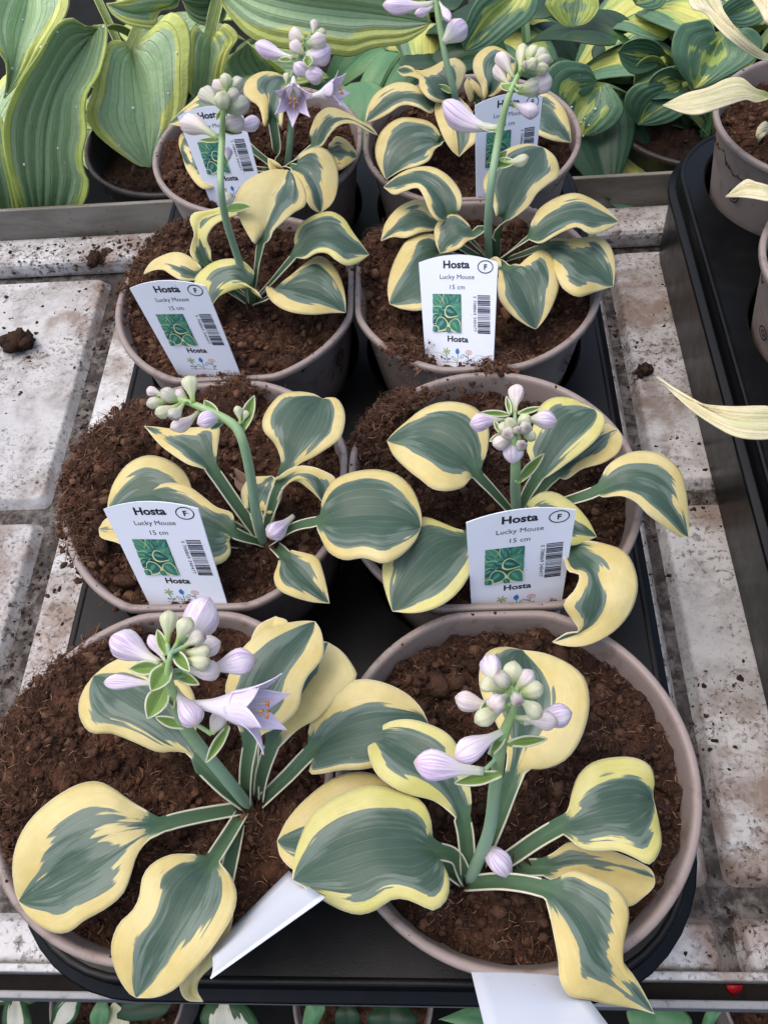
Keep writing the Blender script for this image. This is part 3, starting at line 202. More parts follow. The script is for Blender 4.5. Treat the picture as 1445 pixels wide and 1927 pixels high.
BUDS = {
 'FL': [[[-3.2,1.73,8.0],[-2.75,2.81,8.0],0.559,'l'],[[-4.12,1.12,7.4],[-5.55,1.87,7.5],0.468,'l'],[[-4.28,0.77,6.7],[-5.89,0.87,6.6],0.248,'l'],[[-3.93,1.16,7.4],[-4.44,1.87,7.6],0.186,'l'],[[-3.64,1.32,8.3],[-3.64,2.16,8.6],0.263,'g'],[[-3.29,1.23,8.5],[-2.92,1.79,8.9],0.258,'g'],[[-3.05,1.1,8.6],[-2.45,1.3,8.9],0.224,'s'],[[-2.89,1.19,8.0],[-2.26,1.48,8.0],0.318,'p'],[[-3.3,1.07,8.4],[-2.34,0.92,8.7],0.241,'g'],[[-3.23,0.91,8.3],[-2.34,0.61,8.6],0.241,'g'],[[-3.27,0.75,7.8],[-2.21,0.59,8.0],0.308,'p'],[[-2.77,0.85,7.4],[-1.42,1.18,7.4],0.41,'l'],[[-3.64,0.46,7.2],[-2.85,-0.59,7.3],0.371,'l'],[[-2.67,-0.58,6.2],[-2.44,-0.0,6.4],0.256,'p']],
 'FR': [[[5.35,-0.12,8.8],[5.23,0.67,8.6],0.291,'l'],[[5.69,-0.27,9.2],[5.82,0.2,9.4],0.258,'g'],[[5.6,-0.52,9.4],[5.37,-0.28,9.9],0.209,'s'],[[5.58,-0.48,9.2],[4.96,-0.32,9.3],0.212,'g'],[[5.85,-0.41,9.2],[6.25,-0.02,9.3],0.234,'p'],[[5.88,-0.55,9.1],[6.49,-0.35,9.1],0.249,'g'],[[5.59,-0.65,9.4],[5.18,-1.09,9.8],0.241,'p'],[[5.75,-0.63,9.6],[5.75,-1.18,10.4],0.171,'s'],[[5.86,-0.69,9.2],[6.34,-1.2,9.4],0.224,'g'],[[5.65,-0.72,8.8],[4.83,-1.18,9.0],0.248,'g'],[[5.37,-0.65,8.4],[4.38,-0.37,8.4],0.29,'p'],[[5.85,-0.93,8.5],[6.79,-1.09,8.6],0.253,'p'],[[6.04,-0.97,8.2],[7.21,-0.74,8.2],0.329,'l'],[[5.57,-1.08,7.9],[4.35,-1.78,8.0],0.349,'l'],[[5.02,-1.78,6.6],[3.29,-1.6,6.8],0.45,'l'],[[6.03,-3.53,-0.2],[5.32,-2.81,1.0],0.394,'l']],
 'ML': [[[-4.89,11.67,6.4],[-5.07,12.57,6.8],0.322,'g'],[[-5.25,12.0,6.3],[-5.64,12.26,6.4],0.214,'p'],[[-5.61,11.98,6.3],[-6.11,12.16,6.6],0.303,'s'],[[-6.12,12.27,6.2],[-6.77,12.47,6.3],0.206,'p'],[[-5.99,11.86,6.3],[-6.67,11.78,6.3],0.245,'s'],[[-5.43,11.74,6.3],[-6.29,11.41,6.2],0.265,'g'],[[-5.17,11.52,6.6],[-5.51,10.81,6.7],0.266,'s'],[[-4.71,11.6,6.1],[-5.71,10.95,5.9],0.299,'p'],[[-3.93,11.15,6.1],[-4.56,10.72,6.4],0.329,'l'],[[-3.18,11.06,5.9],[-3.3,11.58,6.2],0.172,'g'],[[-3.15,11.18,5.8],[-2.98,11.53,6.0],0.151,'g'],[[-2.07,10.31,0.6],[-2.91,9.22,0.9],0.428,'l']],
 'MR': [[[6.89,11.82,5.0],[7.04,12.91,5.2],0.319,'p'],[[6.5,11.68,4.8],[5.3,11.41,4.9],0.352,'l'],[[7.44,11.64,4.8],[8.35,11.41,4.9],0.354,'l'],[[6.79,10.78,4.6],[6.75,10.03,4.3],0.413,'l'],[[6.65,10.72,5.0],[6.05,10.33,5.0],0.289,'p'],[[6.69,10.85,5.4],[6.58,10.53,6.1],0.238,'g'],[[7.08,11.2,5.2],[7.35,11.18,5.5],0.263,'g'],[[6.54,10.83,5.3],[6.21,10.9,5.4],0.22,'g'],[[7.0,10.73,5.4],[7.13,10.24,6.1],0.249,'s'],[[6.66,10.43,5.5],[6.44,9.98,6.1],0.254,'s'],[[6.79,10.24,5.7],[6.78,9.82,6.5],0.164,'s'],[[6.95,10.3,5.3],[6.91,9.54,6.1],0.219,'s'],[[7.23,10.65,5.1],[7.46,10.32,5.3],0.225,'g']],
 'TL': [[[-5.57,26.38,7.4],[-7.3,27.65,7.4],0.503,'p'],[[-4.98,26.27,8.8],[-6.0,27.48,8.9],0.396,'s'],[[-4.71,26.49,9.5],[-5.25,26.98,9.6],0.298,'p'],[[-4.59,26.35,9.7],[-4.63,26.75,10.1],0.267,'g'],[[-4.55,26.41,9.6],[-3.99,26.93,9.7],0.311,'s'],[[-4.81,25.92,9.2],[-4.71,25.77,9.8],0.362,'g'],[[-4.64,26.27,9.3],[-4.11,26.42,9.5],0.324,'s'],[[-4.82,26.25,8.8],[-3.81,26.46,9.0],0.467,'s'],[[-5.1,26.37,8.0],[-4.23,26.34,8.2],0.415,'p'],[[-4.97,26.56,7.8],[-3.69,26.87,7.8],0.361,'l'],[[-5.29,25.72,6.6],[-5.19,26.34,6.9],0.218,'l'],[[-6.05,26.26,4.0],[-5.58,26.26,4.5],0.317,'s']],
 'TR': [[[7.86,28.99,7.8],[7.25,30.18,8.2],0.356,'p'],[[7.64,28.84,7.6],[7.17,30.0,7.8],0.339,'p'],[[8.1,28.65,8.2],[8.34,30.26,8.5],0.303,'g'],[[8.46,28.98,8.5],[8.81,29.64,8.8],0.319,'g'],[[8.65,28.78,8.6],[9.21,29.26,8.8],0.25,'s'],[[8.63,28.52,8.6],[9.42,28.76,8.7],0.29,'s'],[[8.4,28.29,8.6],[8.65,27.88,9.1],0.269,'g'],[[8.64,28.49,8.4],[9.3,28.36,8.5],0.289,'g'],[[8.3,28.58,8.3],[8.3,28.15,8.9],0.197,'s'],[[8.02,28.19,7.8],[9.46,28.6,7.8],0.466,'p'],[[8.03,28.15,7.6],[9.14,28.55,7.7],0.416,'s'],[[7.71,28.41,7.0],[8.87,27.63,6.9],0.383,'l'],[[7.22,28.03,6.0],[4.84,29.92,6.2],0.615,'l'],[[7.35,27.03,4.9],[8.49,26.8,5.2],0.3,'g']],
 'BL': [[[-3.23,36.71,5.2],[-5.31,38.08,5.3],0.47,'l'],[[-2.51,36.6,6.2],[-3.25,37.15,6.3],0.389,'p'],[[-2.7,36.18,5.8],[-3.23,36.53,6.1],0.351,'p'],[[-1.94,36.33,6.6],[-1.86,36.98,6.9],0.245,'p'],[[-1.84,36.36,6.5],[-1.29,36.45,6.6],0.218,'g'],[[-2.03,36.26,6.2],[-1.28,36.2,6.4],0.418,'p'],[[-2.36,36.29,5.6],[-1.16,36.26,5.8],0.578,'l'],[[-2.38,35.87,5.3],[-1.52,36.46,5.3],0.386,'l'],[[-2.64,35.6,5.0],[-3.09,35.77,5.4],0.385,'l'],[[-2.68,35.68,4.8],[-1.67,35.15,5.0],0.453,'l'],[[-3.61,35.18,4.6],[-3.6,35.76,4.9],0.193,'g']],
 'BR': [[[4.87,38.0,4.8],[6.07,39.0,5.1],0.608,'l'],[[4.36,39.18,6.3],[1.83,39.1,6.4],0.464,'l'],[[4.47,39.22,6.2],[3.45,38.4,6.2],0.249,'l'],[[4.67,39.49,6.2],[5.18,37.53,6.2],0.247,'l']],
}
BRACTS = {
 'FL': [[[-3.54,0.75,8.2],[-3.87,-0.04,8.3],0.59],[[-3.82,0.46,7.4],[-4.18,-0.5,7.4],0.628],[[-3.83,0.76,8.0],[-4.69,0.69,8.1],0.401],[[-3.35,1.02,8.6],[-2.76,0.35,8.7],0.328],[[-3.63,0.99,8.3],[-3.97,1.73,8.4],0.279],[[-3.54,0.71,7.8],[-2.74,0.32,7.8],0.318],[[-2.2,-0.34,6.2],[-2.91,-1.23,5.6],0.292],[[-3.58,-0.27,5.9],[-4.42,-0.06,6.2],0.297],[[-3.8,0.46,7.2],[-3.58,-0.14,7.2],0.244]],
 'FR': [[[5.5,-1.85,6.6],[4.23,-2.07,6.5],0.338],[[5.18,-1.58,7.4],[5.64,-1.04,8.0],0.253],[[5.64,-1.33,7.6],[6.66,-1.25,7.7],0.272],[[4.95,-0.92,8.5],[5.17,-0.47,8.6],0.211]],
 'ML': [[[-3.18,10.77,5.7],[-2.71,12.1,6.2],0.468],[[-3.89,10.98,6.2],[-4.51,11.81,6.4],0.396],[[-3.84,11.13,5.9],[-4.26,10.84,5.9],0.216]],
 'MR': [[[6.72,11.72,5.0],[5.63,11.8,5.1],0.239],[[6.99,11.75,5.0],[7.86,11.86,5.2],0.212],[[6.7,11.56,5.2],[6.6,12.29,5.4],0.197],[[6.39,10.83,5.0],[5.9,10.59,4.9],0.221],[[6.27,10.75,5.2],[6.09,11.15,5.4],0.193],[[6.96,10.06,2.9],[7.98,10.75,3.8],0.374]],
 'TL': [[[-5.42,26.2,7.4],[-6.48,26.51,7.3],0.291],[[-6.18,25.97,3.9],[-4.61,25.45,4.4],0.561],[[-5.21,26.37,7.8],[-4.37,26.22,7.7],0.431],[[-5.09,26.5,8.6],[-5.27,25.87,8.6],0.284],[[-5.34,25.83,6.6],[-5.11,26.09,6.7],0.218]],
 'TR': [[[7.2,27.71,6.0],[6.19,28.68,5.9],0.422],[[7.75,28.31,7.6],[7.31,28.87,7.6],0.501],[[6.9,26.97,4.8],[8.01,26.83,5.0],0.585],[[7.2,27.05,4.9],[7.59,27.44,5.2],0.419],[[7.7,28.16,7.0],[8.07,28.16,6.9],0.334]],
 'BL': [[[-3.29,36.51,5.2],[-4.09,36.68,5.2],0.356],[[-2.31,35.83,5.7],[-2.28,35.04,5.6],0.519]],
 'BR': [[[5.3,37.5,2.2],[4.52,37.75,2.6],0.397]],
}
FLOWERS = {
 'FL': [[[-3.35,0.08,6.9],[-1.13,-0.24,7.4],1.16]],
 'BL': [[[-3.24,35.65,4.7],[-2.72,31.42,6.0],1.14],[[-2.23,33.62,4.8],[-0.73,33.3,5.2],1.09]],
}
TAGS = {
 'ML': [-6.3757,6.889,-0.2066,0.3815,0.1856,4.7997],
 'TR': [5.0638,19.2915,-0.6004,0.5555,0.3395,4.7979],
 'MR': [6.9581,6.782,0.149,0.3347,-0.051,4.2955],
 'TL': [-7.0956,19.3091,-0.2776,0.1329,0.2001,5.0801],
 'BL': [-7.0888,32.2867,-0.3149,0.2115,0.2029,5.0802],
 'BR': [8.0606,31.91,0.4822,0.3117,-0.1902,4.7973],
}


# ------------------------------------------------------------------ helpers
def srgb(r, g, b):
    f = lambda c: c / 12.92 if c <= 0.04045 else ((c + 0.055) / 1.055) ** 2.4
    return (f(r / 255), f(g / 255), f(b / 255), 1.0)


def empty(name, loc, label=None, cat=None, group=None, kind=None):
    o = bpy.data.objects.new(name, None)
    sc.collection.objects.link(o)
    o.location = W3(loc)
    o.empty_display_size = 0.01
    tag(o, label, cat, group, kind)
    return o


def tag(o, label=None, cat=None, group=None, kind=None):
    if label: o['label'] = label
    if cat: o['category'] = cat
    if group: o['group'] = group
    if kind: o['kind'] = kind
    return o


def obj(name, me, parent=None, mat=None, smooth=True):
    """Link a mesh whose vertices are in scene centimetres; the child keeps its place under its parent."""
    o = bpy.data.objects.new(name, me)
    sc.collection.objects.link(o)
    if mat is not None:
        me.materials.clear()
        me.materials.append(mat)
    if smooth:
        me.polygons.foreach_set('use_smooth', [True] * len(me.polygons))
    if parent is not None:
        o.parent = parent
        root = Vector((0, 0, 0))
        p = parent
        while p is not None:
            root += Vector(p.location)
            p = p.parent
        o.location = -root
    return o


def mesh(name, v, f, scale=True):
    me = bpy.data.meshes.new(name)
    v = np.asarray(v, float)
    if scale:
        v = (v + np.array([0, 0, Z0])) * S
    me.from_pydata(v.tolist(), [], f)
    me.update()
    return me


def fmesh(name, v, faces_arr, scale=True):
    """Fast path: faces all of one size in an int array."""
    v = np.asarray(v, np.float32)
    if scale:
        v = (v + np.array([0, 0, Z0], np.float32)) * S
    fa = np.asarray(faces_arr, np.int32)
    n = fa.shape[1]
    me = bpy.data.meshes.new(name)
    me.vertices.add(len(v))
    me.vertices.foreach_set('co', v.ravel().astype(np.float32))
    me.loops.add(fa.size)
    me.loops.foreach_set('vertex_index', fa.ravel())
    me.polygons.add(len(fa))
    me.polygons.foreach_set('loop_start', np.arange(0, fa.size, n, dtype=np.int32))
    me.update(calc_edges=True)
    me.validate()
    return me


def fattr(me, name, vals):
    a = me.attributes.new(name, 'FLOAT', 'POINT')
    a.data.foreach_set('value', np.asarray(vals, np.float32).ravel())


def cattr(me, cols):
    a = me.attributes.new('col', 'FLOAT_COLOR', 'POINT')
    a.data.foreach_set('color', np.asarray(cols, np.float32).ravel())


def grid_faces(nr, nc, closed=False):
    f = []
    m = nc if closed else nc - 1
    for i in range(nr - 1):
        for j in range(m):
            a = i * nc + j
            b = i * nc + (j + 1) % nc
            f.append((a, b, b + nc, a + nc))
    return f


def catmull(P, n):
    """n points, even in arc length, on a centripetal-like Catmull-Rom spline through P."""
    P = np.asarray(P, float)
    Q = np.vstack([2 * P[0] - P[1], P, 2 * P[-1] - P[-2]])
    out = []
    for i in range(1, len(Q) - 2):
        p0, p1, p2, p3 = Q[i - 1], Q[i], Q[i + 1], Q[i + 2]
        l = np.linalg.norm(p2 - p1) + 1e-9
        m1 = (p2 - p0) / (np.linalg.norm(p2 - p1) + np.linalg.norm(p1 - p0) + 1e-9) * l
        m2 = (p3 - p1) / (np.linalg.norm(p3 - p2) + np.linalg.norm(p2 - p1) + 1e-9) * l
        for t in np.linspace(0, 1, 14, endpoint=False):
            out.append((2 * t**3 - 3 * t**2 + 1) * p1 + (t**3 - 2 * t**2 + t) * m1 + (-2 * t**3 + 3 * t**2) * p2 + (t**3 - t**2) * m2)
    out.append(Q[-2])
    out = np.array(out)
    s = np.r_[0, np.cumsum(np.linalg.norm(np.diff(out, axis=0), axis=1))]
    t = np.linspace(0, s[-1], n)
    return np.stack([np.interp(t, s, out[:, k]) for k in range(3)], 1)


def vnoise(x, y, seed=0):
    xi = np.floor(x).astype(int); yi = np.floor(y).astype(int)
    fx = x - xi; fy = y - yi
    fx = fx * fx * (3 - 2 * fx); fy = fy * fy * (3 - 2 * fy)
    def h(a, b):
        n = (a * 374761393 + b * 668265263 + seed * 974711) & 0x7fffffff
        n = ((n ^ (n >> 13)) * 1274126177) & 0x7fffffff
        return ((n ^ (n >> 16)) & 0xffff) / 65535.0
    return (h(xi, yi) * (1 - fx) + h(xi + 1, yi) * fx) * (1 - fy) + (h(xi, yi + 1) * (1 - fx) + h(xi + 1, yi + 1) * fx) * fy


def fbm(x, y, seed=0, o=4):
    s = 0; a = 0.5
    for i in range(o):
        s = s + a * vnoise(x, y, seed + i * 17)
        x = x * 2.03 + 5.1; y = y * 2.03 + 1.7; a *= 0.5
    return s


# ------------------------------------------------------------------ materials
class NT:
    def __init__(s, name):
        s.m = bpy.data.materials.new(name)
        s.m.use_nodes = True
        s.t = s.m.node_tree
        s.b = s.t.nodes['Principled BSDF']
        s.out = s.t.nodes['Material Output']

    def n(s, kind, **kw):
        x = s.t.nodes.new(kind)
        for k, v in kw.items():
            setattr(x, k, v)
        return x

    def l(s, a, b):
        s.t.links.new(a, b)

    def put(s, sock, v):
        if hasattr(v, 'is_output') or isinstance(v, bpy.types.NodeSocket):
            s.l(v, sock)
        elif v is not None:
            sock.default_value = v

    def math(s, op, a, b=None, c=None, clamp=False):
        x = s.n('ShaderNodeMath', operation=op, use_clamp=clamp)
        s.put(x.inputs[0], a)
        if b is not None: s.put(x.inputs[1], b)
        if c is not None: s.put(x.inputs[2], c)
        return x.outputs[0]

    def mix(s, f, a, b):
        x = s.n('ShaderNodeMix', data_type='RGBA')
        s.put(x.inputs[0], f); s.put(x.inputs[6], a); s.put(x.inputs[7], b)
        return x.outputs[2]

    def sstep(s, v, lo, hi):
        x = s.n('ShaderNodeMapRange', interpolation_type='SMOOTHSTEP')
        s.put(x.inputs[0], v); x.inputs[1].default_value = lo; x.inputs[2].default_value = hi
        return x.outputs[0]

    def noise(s, vec, scale, detail=3, rough=0.55, dist=0.0):
        x = s.n('ShaderNodeTexNoise')
        if vec is not None: s.l(vec, x.inputs['Vector'])
        x.inputs['Scale'].default_value = scale
        x.inputs['Detail'].default_value = detail
        x.inputs['Roughness'].default_value = rough
        x.inputs['Distortion'].default_value = dist
        return x.outputs[0]

    def attr(s, name, out='Fac'):
        x = s.n('ShaderNodeAttribute', attribute_name=name)
        return x.outputs[out]

    def xyz(s, x, y, z=0.0):
        c = s.n('ShaderNodeCombineXYZ')
        s.put(c.inputs[0], x); s.put(c.inputs[1], y); s.put(c.inputs[2], z)
        return c.outputs[0]

    def bump(s, h, strength, dist):
        x = s.n('ShaderNodeBump')
        x.inputs['Strength'].default_value = strength
        x.inputs['Distance'].default_value = dist
        s.l(h, x.inputs['Height'])
        s.l(x.outputs[0], s.b.inputs['Normal'])
        return x.outputs[0]

    def pos(s):
        return s.n('ShaderNodeNewGeometry').outputs['Position']

    def set(s, col=None, rough=None, spec=None):
        if col is not None: s.put(s.b.inputs['Base Color'], col)
        if rough is not None: s.put(s.b.inputs['Roughness'], rough)
        if spec is not None: s.put(s.b.inputs['Specular IOR Level'], spec)
        return s.m


def leaf_material(name, dark, mid, mar1, mar2, edge, streak=0.9, midamt=0.42, rough=0.42, vein=6.0, vbump=0.14, transl=0.22, petiole=None, veinc=0.16):
    k = NT(name)
    u = k.attr('lu'); v = k.attr('lv'); dm = k.attr('dm'); de = k.attr('de'); sd = k.attr('sd'); pet = k.attr('pet')
    # flames and streaks follow the veins, which run at constant u from base to tip
    vec = k.xyz(k.math('MULTIPLY', u, 4.5), k.math('MULTIPLY', v, 1.5), sd)
    vec2 = k.xyz(k.math('MULTIPLY', u, 13.0), k.math('MULTIPLY', v, 2.4), k.math('ADD', sd, 31.0))
    vec3 = k.xyz(k.math('MULTIPLY', u, 9.0), k.math('MULTIPLY', v, 2.0), k.math('ADD', sd, 77.0))
    n1 = k.math('SUBTRACT', k.noise(vec, 1.0, 2), 0.5)
    n2 = k.math('SUBTRACT', k.noise(vec2, 1.0, 3), 0.5)
    n3 = k.math('SUBTRACT', k.noise(vec3, 1.0, 4), 0.5)
    val = k.math('ADD', dm, k.math('MULTIPLY', n1, streak * 1.7))
    val = k.math('ADD', val, k.math('MULTIPLY', n2, streak * 0.75))
    centre = k.sstep(val, 0.95, 1.03)
    # paler grey-green splashes, mostly near the border
    v2 = k.math('ADD', val, k.math('MULTIPLY', n3, 3.0))
    deep = k.sstep(v2, 1.2, 1.75)
    fine = k.sstep(k.math('ABSOLUTE', n2), 0.06, 0.2)
    c = k.mix(k.math('MULTIPLY', k.math('SUBTRACT', 1.0, deep), midamt), dark, mid)
    c = k.mix(k.math('MULTIPLY', fine, 0.10), c, mid)
    n4 = k.noise(k.pos(), 260.0, 3)
    n5 = k.noise(k.pos(), 45.0, 2)
    m = k.mix(k.sstep(n5, 0.35, 0.65), mar1, mar2)
    m = k.mix(k.math('MULTIPLY', fine, 0.10), m, edge)
    vl = k.sstep(k.math('ABSOLUTE', k.math('SINE', k.math('MULTIPLY', u, vein * 3.14159))), 0.0, 0.30)
    vinv = k.math('SUBTRACT', 1.0, vl)
    c = k.mix(k.math('MULTIPLY', vinv, veinc), c, mid)
    m = k.mix(k.math('MULTIPLY', vinv, veinc * 0.6), m, mar2)
    col = k.mix(centre, m, c)
    if petiole is not None:
        pc = k.mix(k.sstep(dm, 0.15, 0.6), edge, petiole)
        pc = k.mix(k.math('MULTIPLY', fine, 0.25), pc, mid)
        col = k.mix(pet, col, pc)
    col = k.mix(k.math('MULTIPLY', k.sstep(de, 0.05, 0.015), 0.65), col, edge)
    col = k.mix(k.math('MULTIPLY', k.sstep(k.noise(k.pos(), 1300.0, 1), 0.80, 0.86), 0.6), col, srgb(236, 238, 230))
    # slight mottling
    hs = k.n('ShaderNodeHueSaturation')
    k.l(k.math('MULTIPLY_ADD', n4, 0.22, 0.89), hs.inputs['Value'])
    k.l(col, hs.inputs['Color'])
    col = hs.outputs[0]
    k.set(col, None, 0.42)
    k.l(k.math('MULTIPLY_ADD', n4, 0.22, rough - 0.1), k.b.inputs['Roughness'])
    midrib = k.sstep(k.math('ABSOLUTE', u), 0.0, 0.07)
    h = k.math('ADD', k.math('MULTIPLY', vl, 0.8), k.math('MULTIPLY', midrib, 0.9))
    h = k.math('ADD', h, k.math('MULTIPLY', n4, 0.9))
    nb = k.bump(h, vbump, 0.0012)
    tr = k.n('ShaderNodeBsdfTranslucent')
    k.l(col, tr.inputs['Color'])
    k.l(nb, tr.inputs['Normal'])
    mx = k.n('ShaderNodeMixShader')
    mx.inputs[0].default_value = transl
    k.l(k.b.outputs[0], mx.inputs[1]); k.l(tr.outputs[0], mx.inputs[2])
    k.l(mx.outputs[0], k.out.inputs['Surface'])
    return k.m


G_D = srgb(68, 92, 76); G_M = srgb(144, 158, 146)
PET = srgb(84, 114, 82)
M = {}
M['lucky'] = leaf_material('variegated_leaf', G_D, G_M, srgb(221, 206, 146), srgb(213, 194, 124), srgb(240, 234, 208), petiole=PET)
M['lucky_lime'] = leaf_material('variegated_leaf_lime', G_D, G_M, srgb(220, 211, 144), srgb(210, 203, 118), srgb(240, 234, 204), petiole=PET)
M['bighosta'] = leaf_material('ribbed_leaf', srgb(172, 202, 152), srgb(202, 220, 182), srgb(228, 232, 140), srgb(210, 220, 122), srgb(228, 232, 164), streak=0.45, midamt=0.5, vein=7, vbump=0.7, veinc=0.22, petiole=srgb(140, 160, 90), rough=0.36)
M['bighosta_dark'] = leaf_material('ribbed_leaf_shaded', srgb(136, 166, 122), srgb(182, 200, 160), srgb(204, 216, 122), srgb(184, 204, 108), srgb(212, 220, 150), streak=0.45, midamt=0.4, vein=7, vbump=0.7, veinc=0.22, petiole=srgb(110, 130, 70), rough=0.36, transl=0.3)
M['goldheart'] = leaf_material('yellow_centred_leaf', srgb(214, 214, 120), srgb(150, 180, 96), srgb(88, 126, 96), srgb(104, 140, 106), srgb(128, 158, 124), streak=1.1, midamt=0.75, vein=6, vbump=0.35, veinc=0.2, petiole=srgb(130, 150, 84), rough=0.36)
M['pale'] = leaf_material('cream_leaf', srgb(232, 226, 188), srgb(206, 208, 150), srgb(238, 230, 196), srgb(226, 216, 172), srgb(246, 240, 214), streak=0.8, midamt=0.5, vein=5, vbump=0.4, petiole=srgb(190, 198, 120), transl=0.3)
M['whiteheart'] = leaf_material('white_centred_leaf', srgb(226, 224, 206), srgb(200, 206, 170), srgb(48, 84, 50), srgb(62, 100, 60), srgb(90, 120, 80), streak=0.9, midamt=0.3, vein=6, petiole=srgb(120, 140, 90))
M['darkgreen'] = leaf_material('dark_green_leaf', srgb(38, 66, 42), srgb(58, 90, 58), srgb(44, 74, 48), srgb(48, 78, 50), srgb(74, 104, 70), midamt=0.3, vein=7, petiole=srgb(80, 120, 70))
M['palegreen'] = leaf_material('soft_green_leaf', srgb(96, 146, 100), srgb(120, 166, 120), srgb(110, 156, 106), srgb(120, 160, 110), srgb(150, 180, 130), midamt=0.3, vein=7, petiole=srgb(120, 150, 90))
M['bract'] = leaf_material('bract_leaf', srgb(128, 160, 84), srgb(164, 184, 124), srgb(220, 224, 190), srgb(206, 212, 176), srgb(236, 236, 214), streak=0.25, midamt=0.5, vein=5, vbump=0.2, transl=0.3)
M['stamen'] = NT('stamen').set(srgb(214, 132, 40), 0.6)


def stalk_material():
    k = NT('flower_stalk')
    n = k.noise(k.pos(), 180, 3)
    v = k.attr('lv')
    c = k.mix(k.sstep(v, 0.35, 0.95), srgb(128, 158, 134), srgb(150, 180, 112))
    c = k.mix(k.math('MULTIPLY', n, 0.35), c, srgb(160, 186, 150))
    k.bump(k.noise(k.pos(), 900, 2), 0.1, 0.0004)
    k.b.inputs['Subsurface Weight'].default_value = 0.05
    k.b.inputs['Subsurface Radius'].default_value = (0.002, 0.003, 0.001)
    return k.set(c, 0.45, 0.4)


def bud_material(name, base, body, tip, stripe, amt):
    k = NT(name)
    u = k.attr('lu'); v = k.attr('lv'); sd = k.attr('sd')
    a = k.math('MULTIPLY', u, 6.28318)
    cx = k.math('COSINE', a); sx = k.math('SINE', a)
    vec = k.xyz(k.math('MULTIPLY', cx, 4.6), k.math('MULTIPLY', sx, 4.6), k.math('MULTIPLY_ADD', v, 0.9, sd))
    n = k.noise(vec, 1.3, 3, 0.6)
    st = k.sstep(n, 0.47, 0.6)
    c = k.mix(k.sstep(v, 0.05, 0.5), base, body)
    c = k.mix(k.math('MULTIPLY', k.math('MULTIPLY', st, k.sstep(v, 0.15, 0.7)), amt), c, stripe)
    c = k.mix(k.sstep(v, 0.88, 1.0), c, tip)
    k.bump(k.noise(vec, 2.6, 2), 0.35, 0.0006)
    k.set(c, 0.46, 0.35)
    tr = k.n('ShaderNodeBsdfTranslucent')
    k.l(c, tr.inputs['Color'])
    mx = k.n('ShaderNodeMixShader'); mx.inputs[0].default_value = 0.25
    k.l(k.b.outputs[0], mx.inputs[1]); k.l(tr.outputs[0], mx.inputs[2]); k.l(mx.outputs[0], k.out.inputs['Surface'])
    return k.m


M['stalk'] = stalk_material()
M['bud_g'] = bud_material('green_bud', srgb(164, 190, 110), srgb(218, 222, 184), srgb(196, 190, 160), srgb(222, 214, 206), 0.6)
M['bud_p'] = bud_material('pale_bud', srgb(200, 210, 160), srgb(238, 230, 222), srgb(212, 196, 182), srgb(212, 184, 206), 0.6)
M['bud_l'] = bud_material('lilac_bud', srgb(224, 226, 206), srgb(240, 232, 240), srgb(222, 200, 200), srgb(206, 174, 218), 0.85)
M['bud_s'] = bud_material('grey_bud', srgb(168, 192, 122), srgb(214, 216, 192), srgb(166, 140, 156), srgb(190, 172, 186), 0.8)
M['petal'] = bud_material('lilac_petal', srgb(246, 243, 246), srgb(240, 231, 246), srgb(232, 216, 241), srgb(226, 206, 238), 0.7)


def soil_material(name, c1, c2, c3, c4, lo=0.5):
    k = NT(name)
    p = k.pos()
    r = k.attr('rn')
    n = k.noise(p, 700, 5, 0.65)
    n2 = k.noise(p, 90, 4, 0.6)
    mv = k.n('ShaderNodeMapping'); mv.inputs['Scale'].default_value = (1.0, 0.35, 1.0); k.l(p, mv.inputs[0])
    n3 = k.noise(mv.outputs[0], 1500, 3, 0.6, 1.5)
    c = k.mix(k.sstep(n, 0.3, 0.7), c1, c2)
    c = k.mix(k.sstep(n2, 0.45, 0.75), c, c3)
    c = k.mix(k.math('MULTIPLY', k.sstep(n3, 0.55, 0.75), 0.6), c, c4)
    c = k.mix(k.math('MULTIPLY', k.sstep(r, lo, 1.0), 0.8), c, c4)
    h = k.math('ADD', k.math('MULTIPLY', n, 1.0), k.math('MULTIPLY', n3, 0.6))
    k.bump(h, 0.9, 0.0016)
    return k.set(c, 0.92, 0.15)


M['soil'] = soil_material('potting_soil', srgb(44, 32, 26), srgb(84, 58, 45), srgb(106, 72, 54), srgb(130, 96, 75))
M['soil_shaded'] = soil_material('shaded_potting_soil', srgb(38, 28, 23), srgb(72, 51, 41), srgb(92, 64, 50), srgb(116, 86, 68))  # darker copy of the potting soil, with shade put into its colour
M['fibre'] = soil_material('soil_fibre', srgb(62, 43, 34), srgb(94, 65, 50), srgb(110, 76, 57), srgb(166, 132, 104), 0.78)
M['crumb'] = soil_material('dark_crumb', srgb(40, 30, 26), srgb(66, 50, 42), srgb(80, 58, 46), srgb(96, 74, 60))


def plastic(name, col, dirt, rough, spec=0.4, scale=60.0, amt=0.6):
    k = NT(name)
    p = k.pos()
    n = k.noise(p, scale, 5, 0.6)
    n2 = k.noise(p, 900, 4, 0.6)
    f = k.math('MULTIPLY', k.sstep(n, 0.5, 0.75), amt)
    f2 = k.math('MULTIPLY', k.sstep(n2, 0.68, 0.76), amt)
    c = k.mix(f, col, dirt)
    c = k.mix(f2, c, dirt)
    k.bump(k.noise(p, 1400, 3), 0.12, 0.0005)
    k.set(c, None, spec)
    k.l(k.math('MULTIPLY_ADD', n, 0.3, rough - 0.12), k.b.inputs['Roughness'])
    return k.m


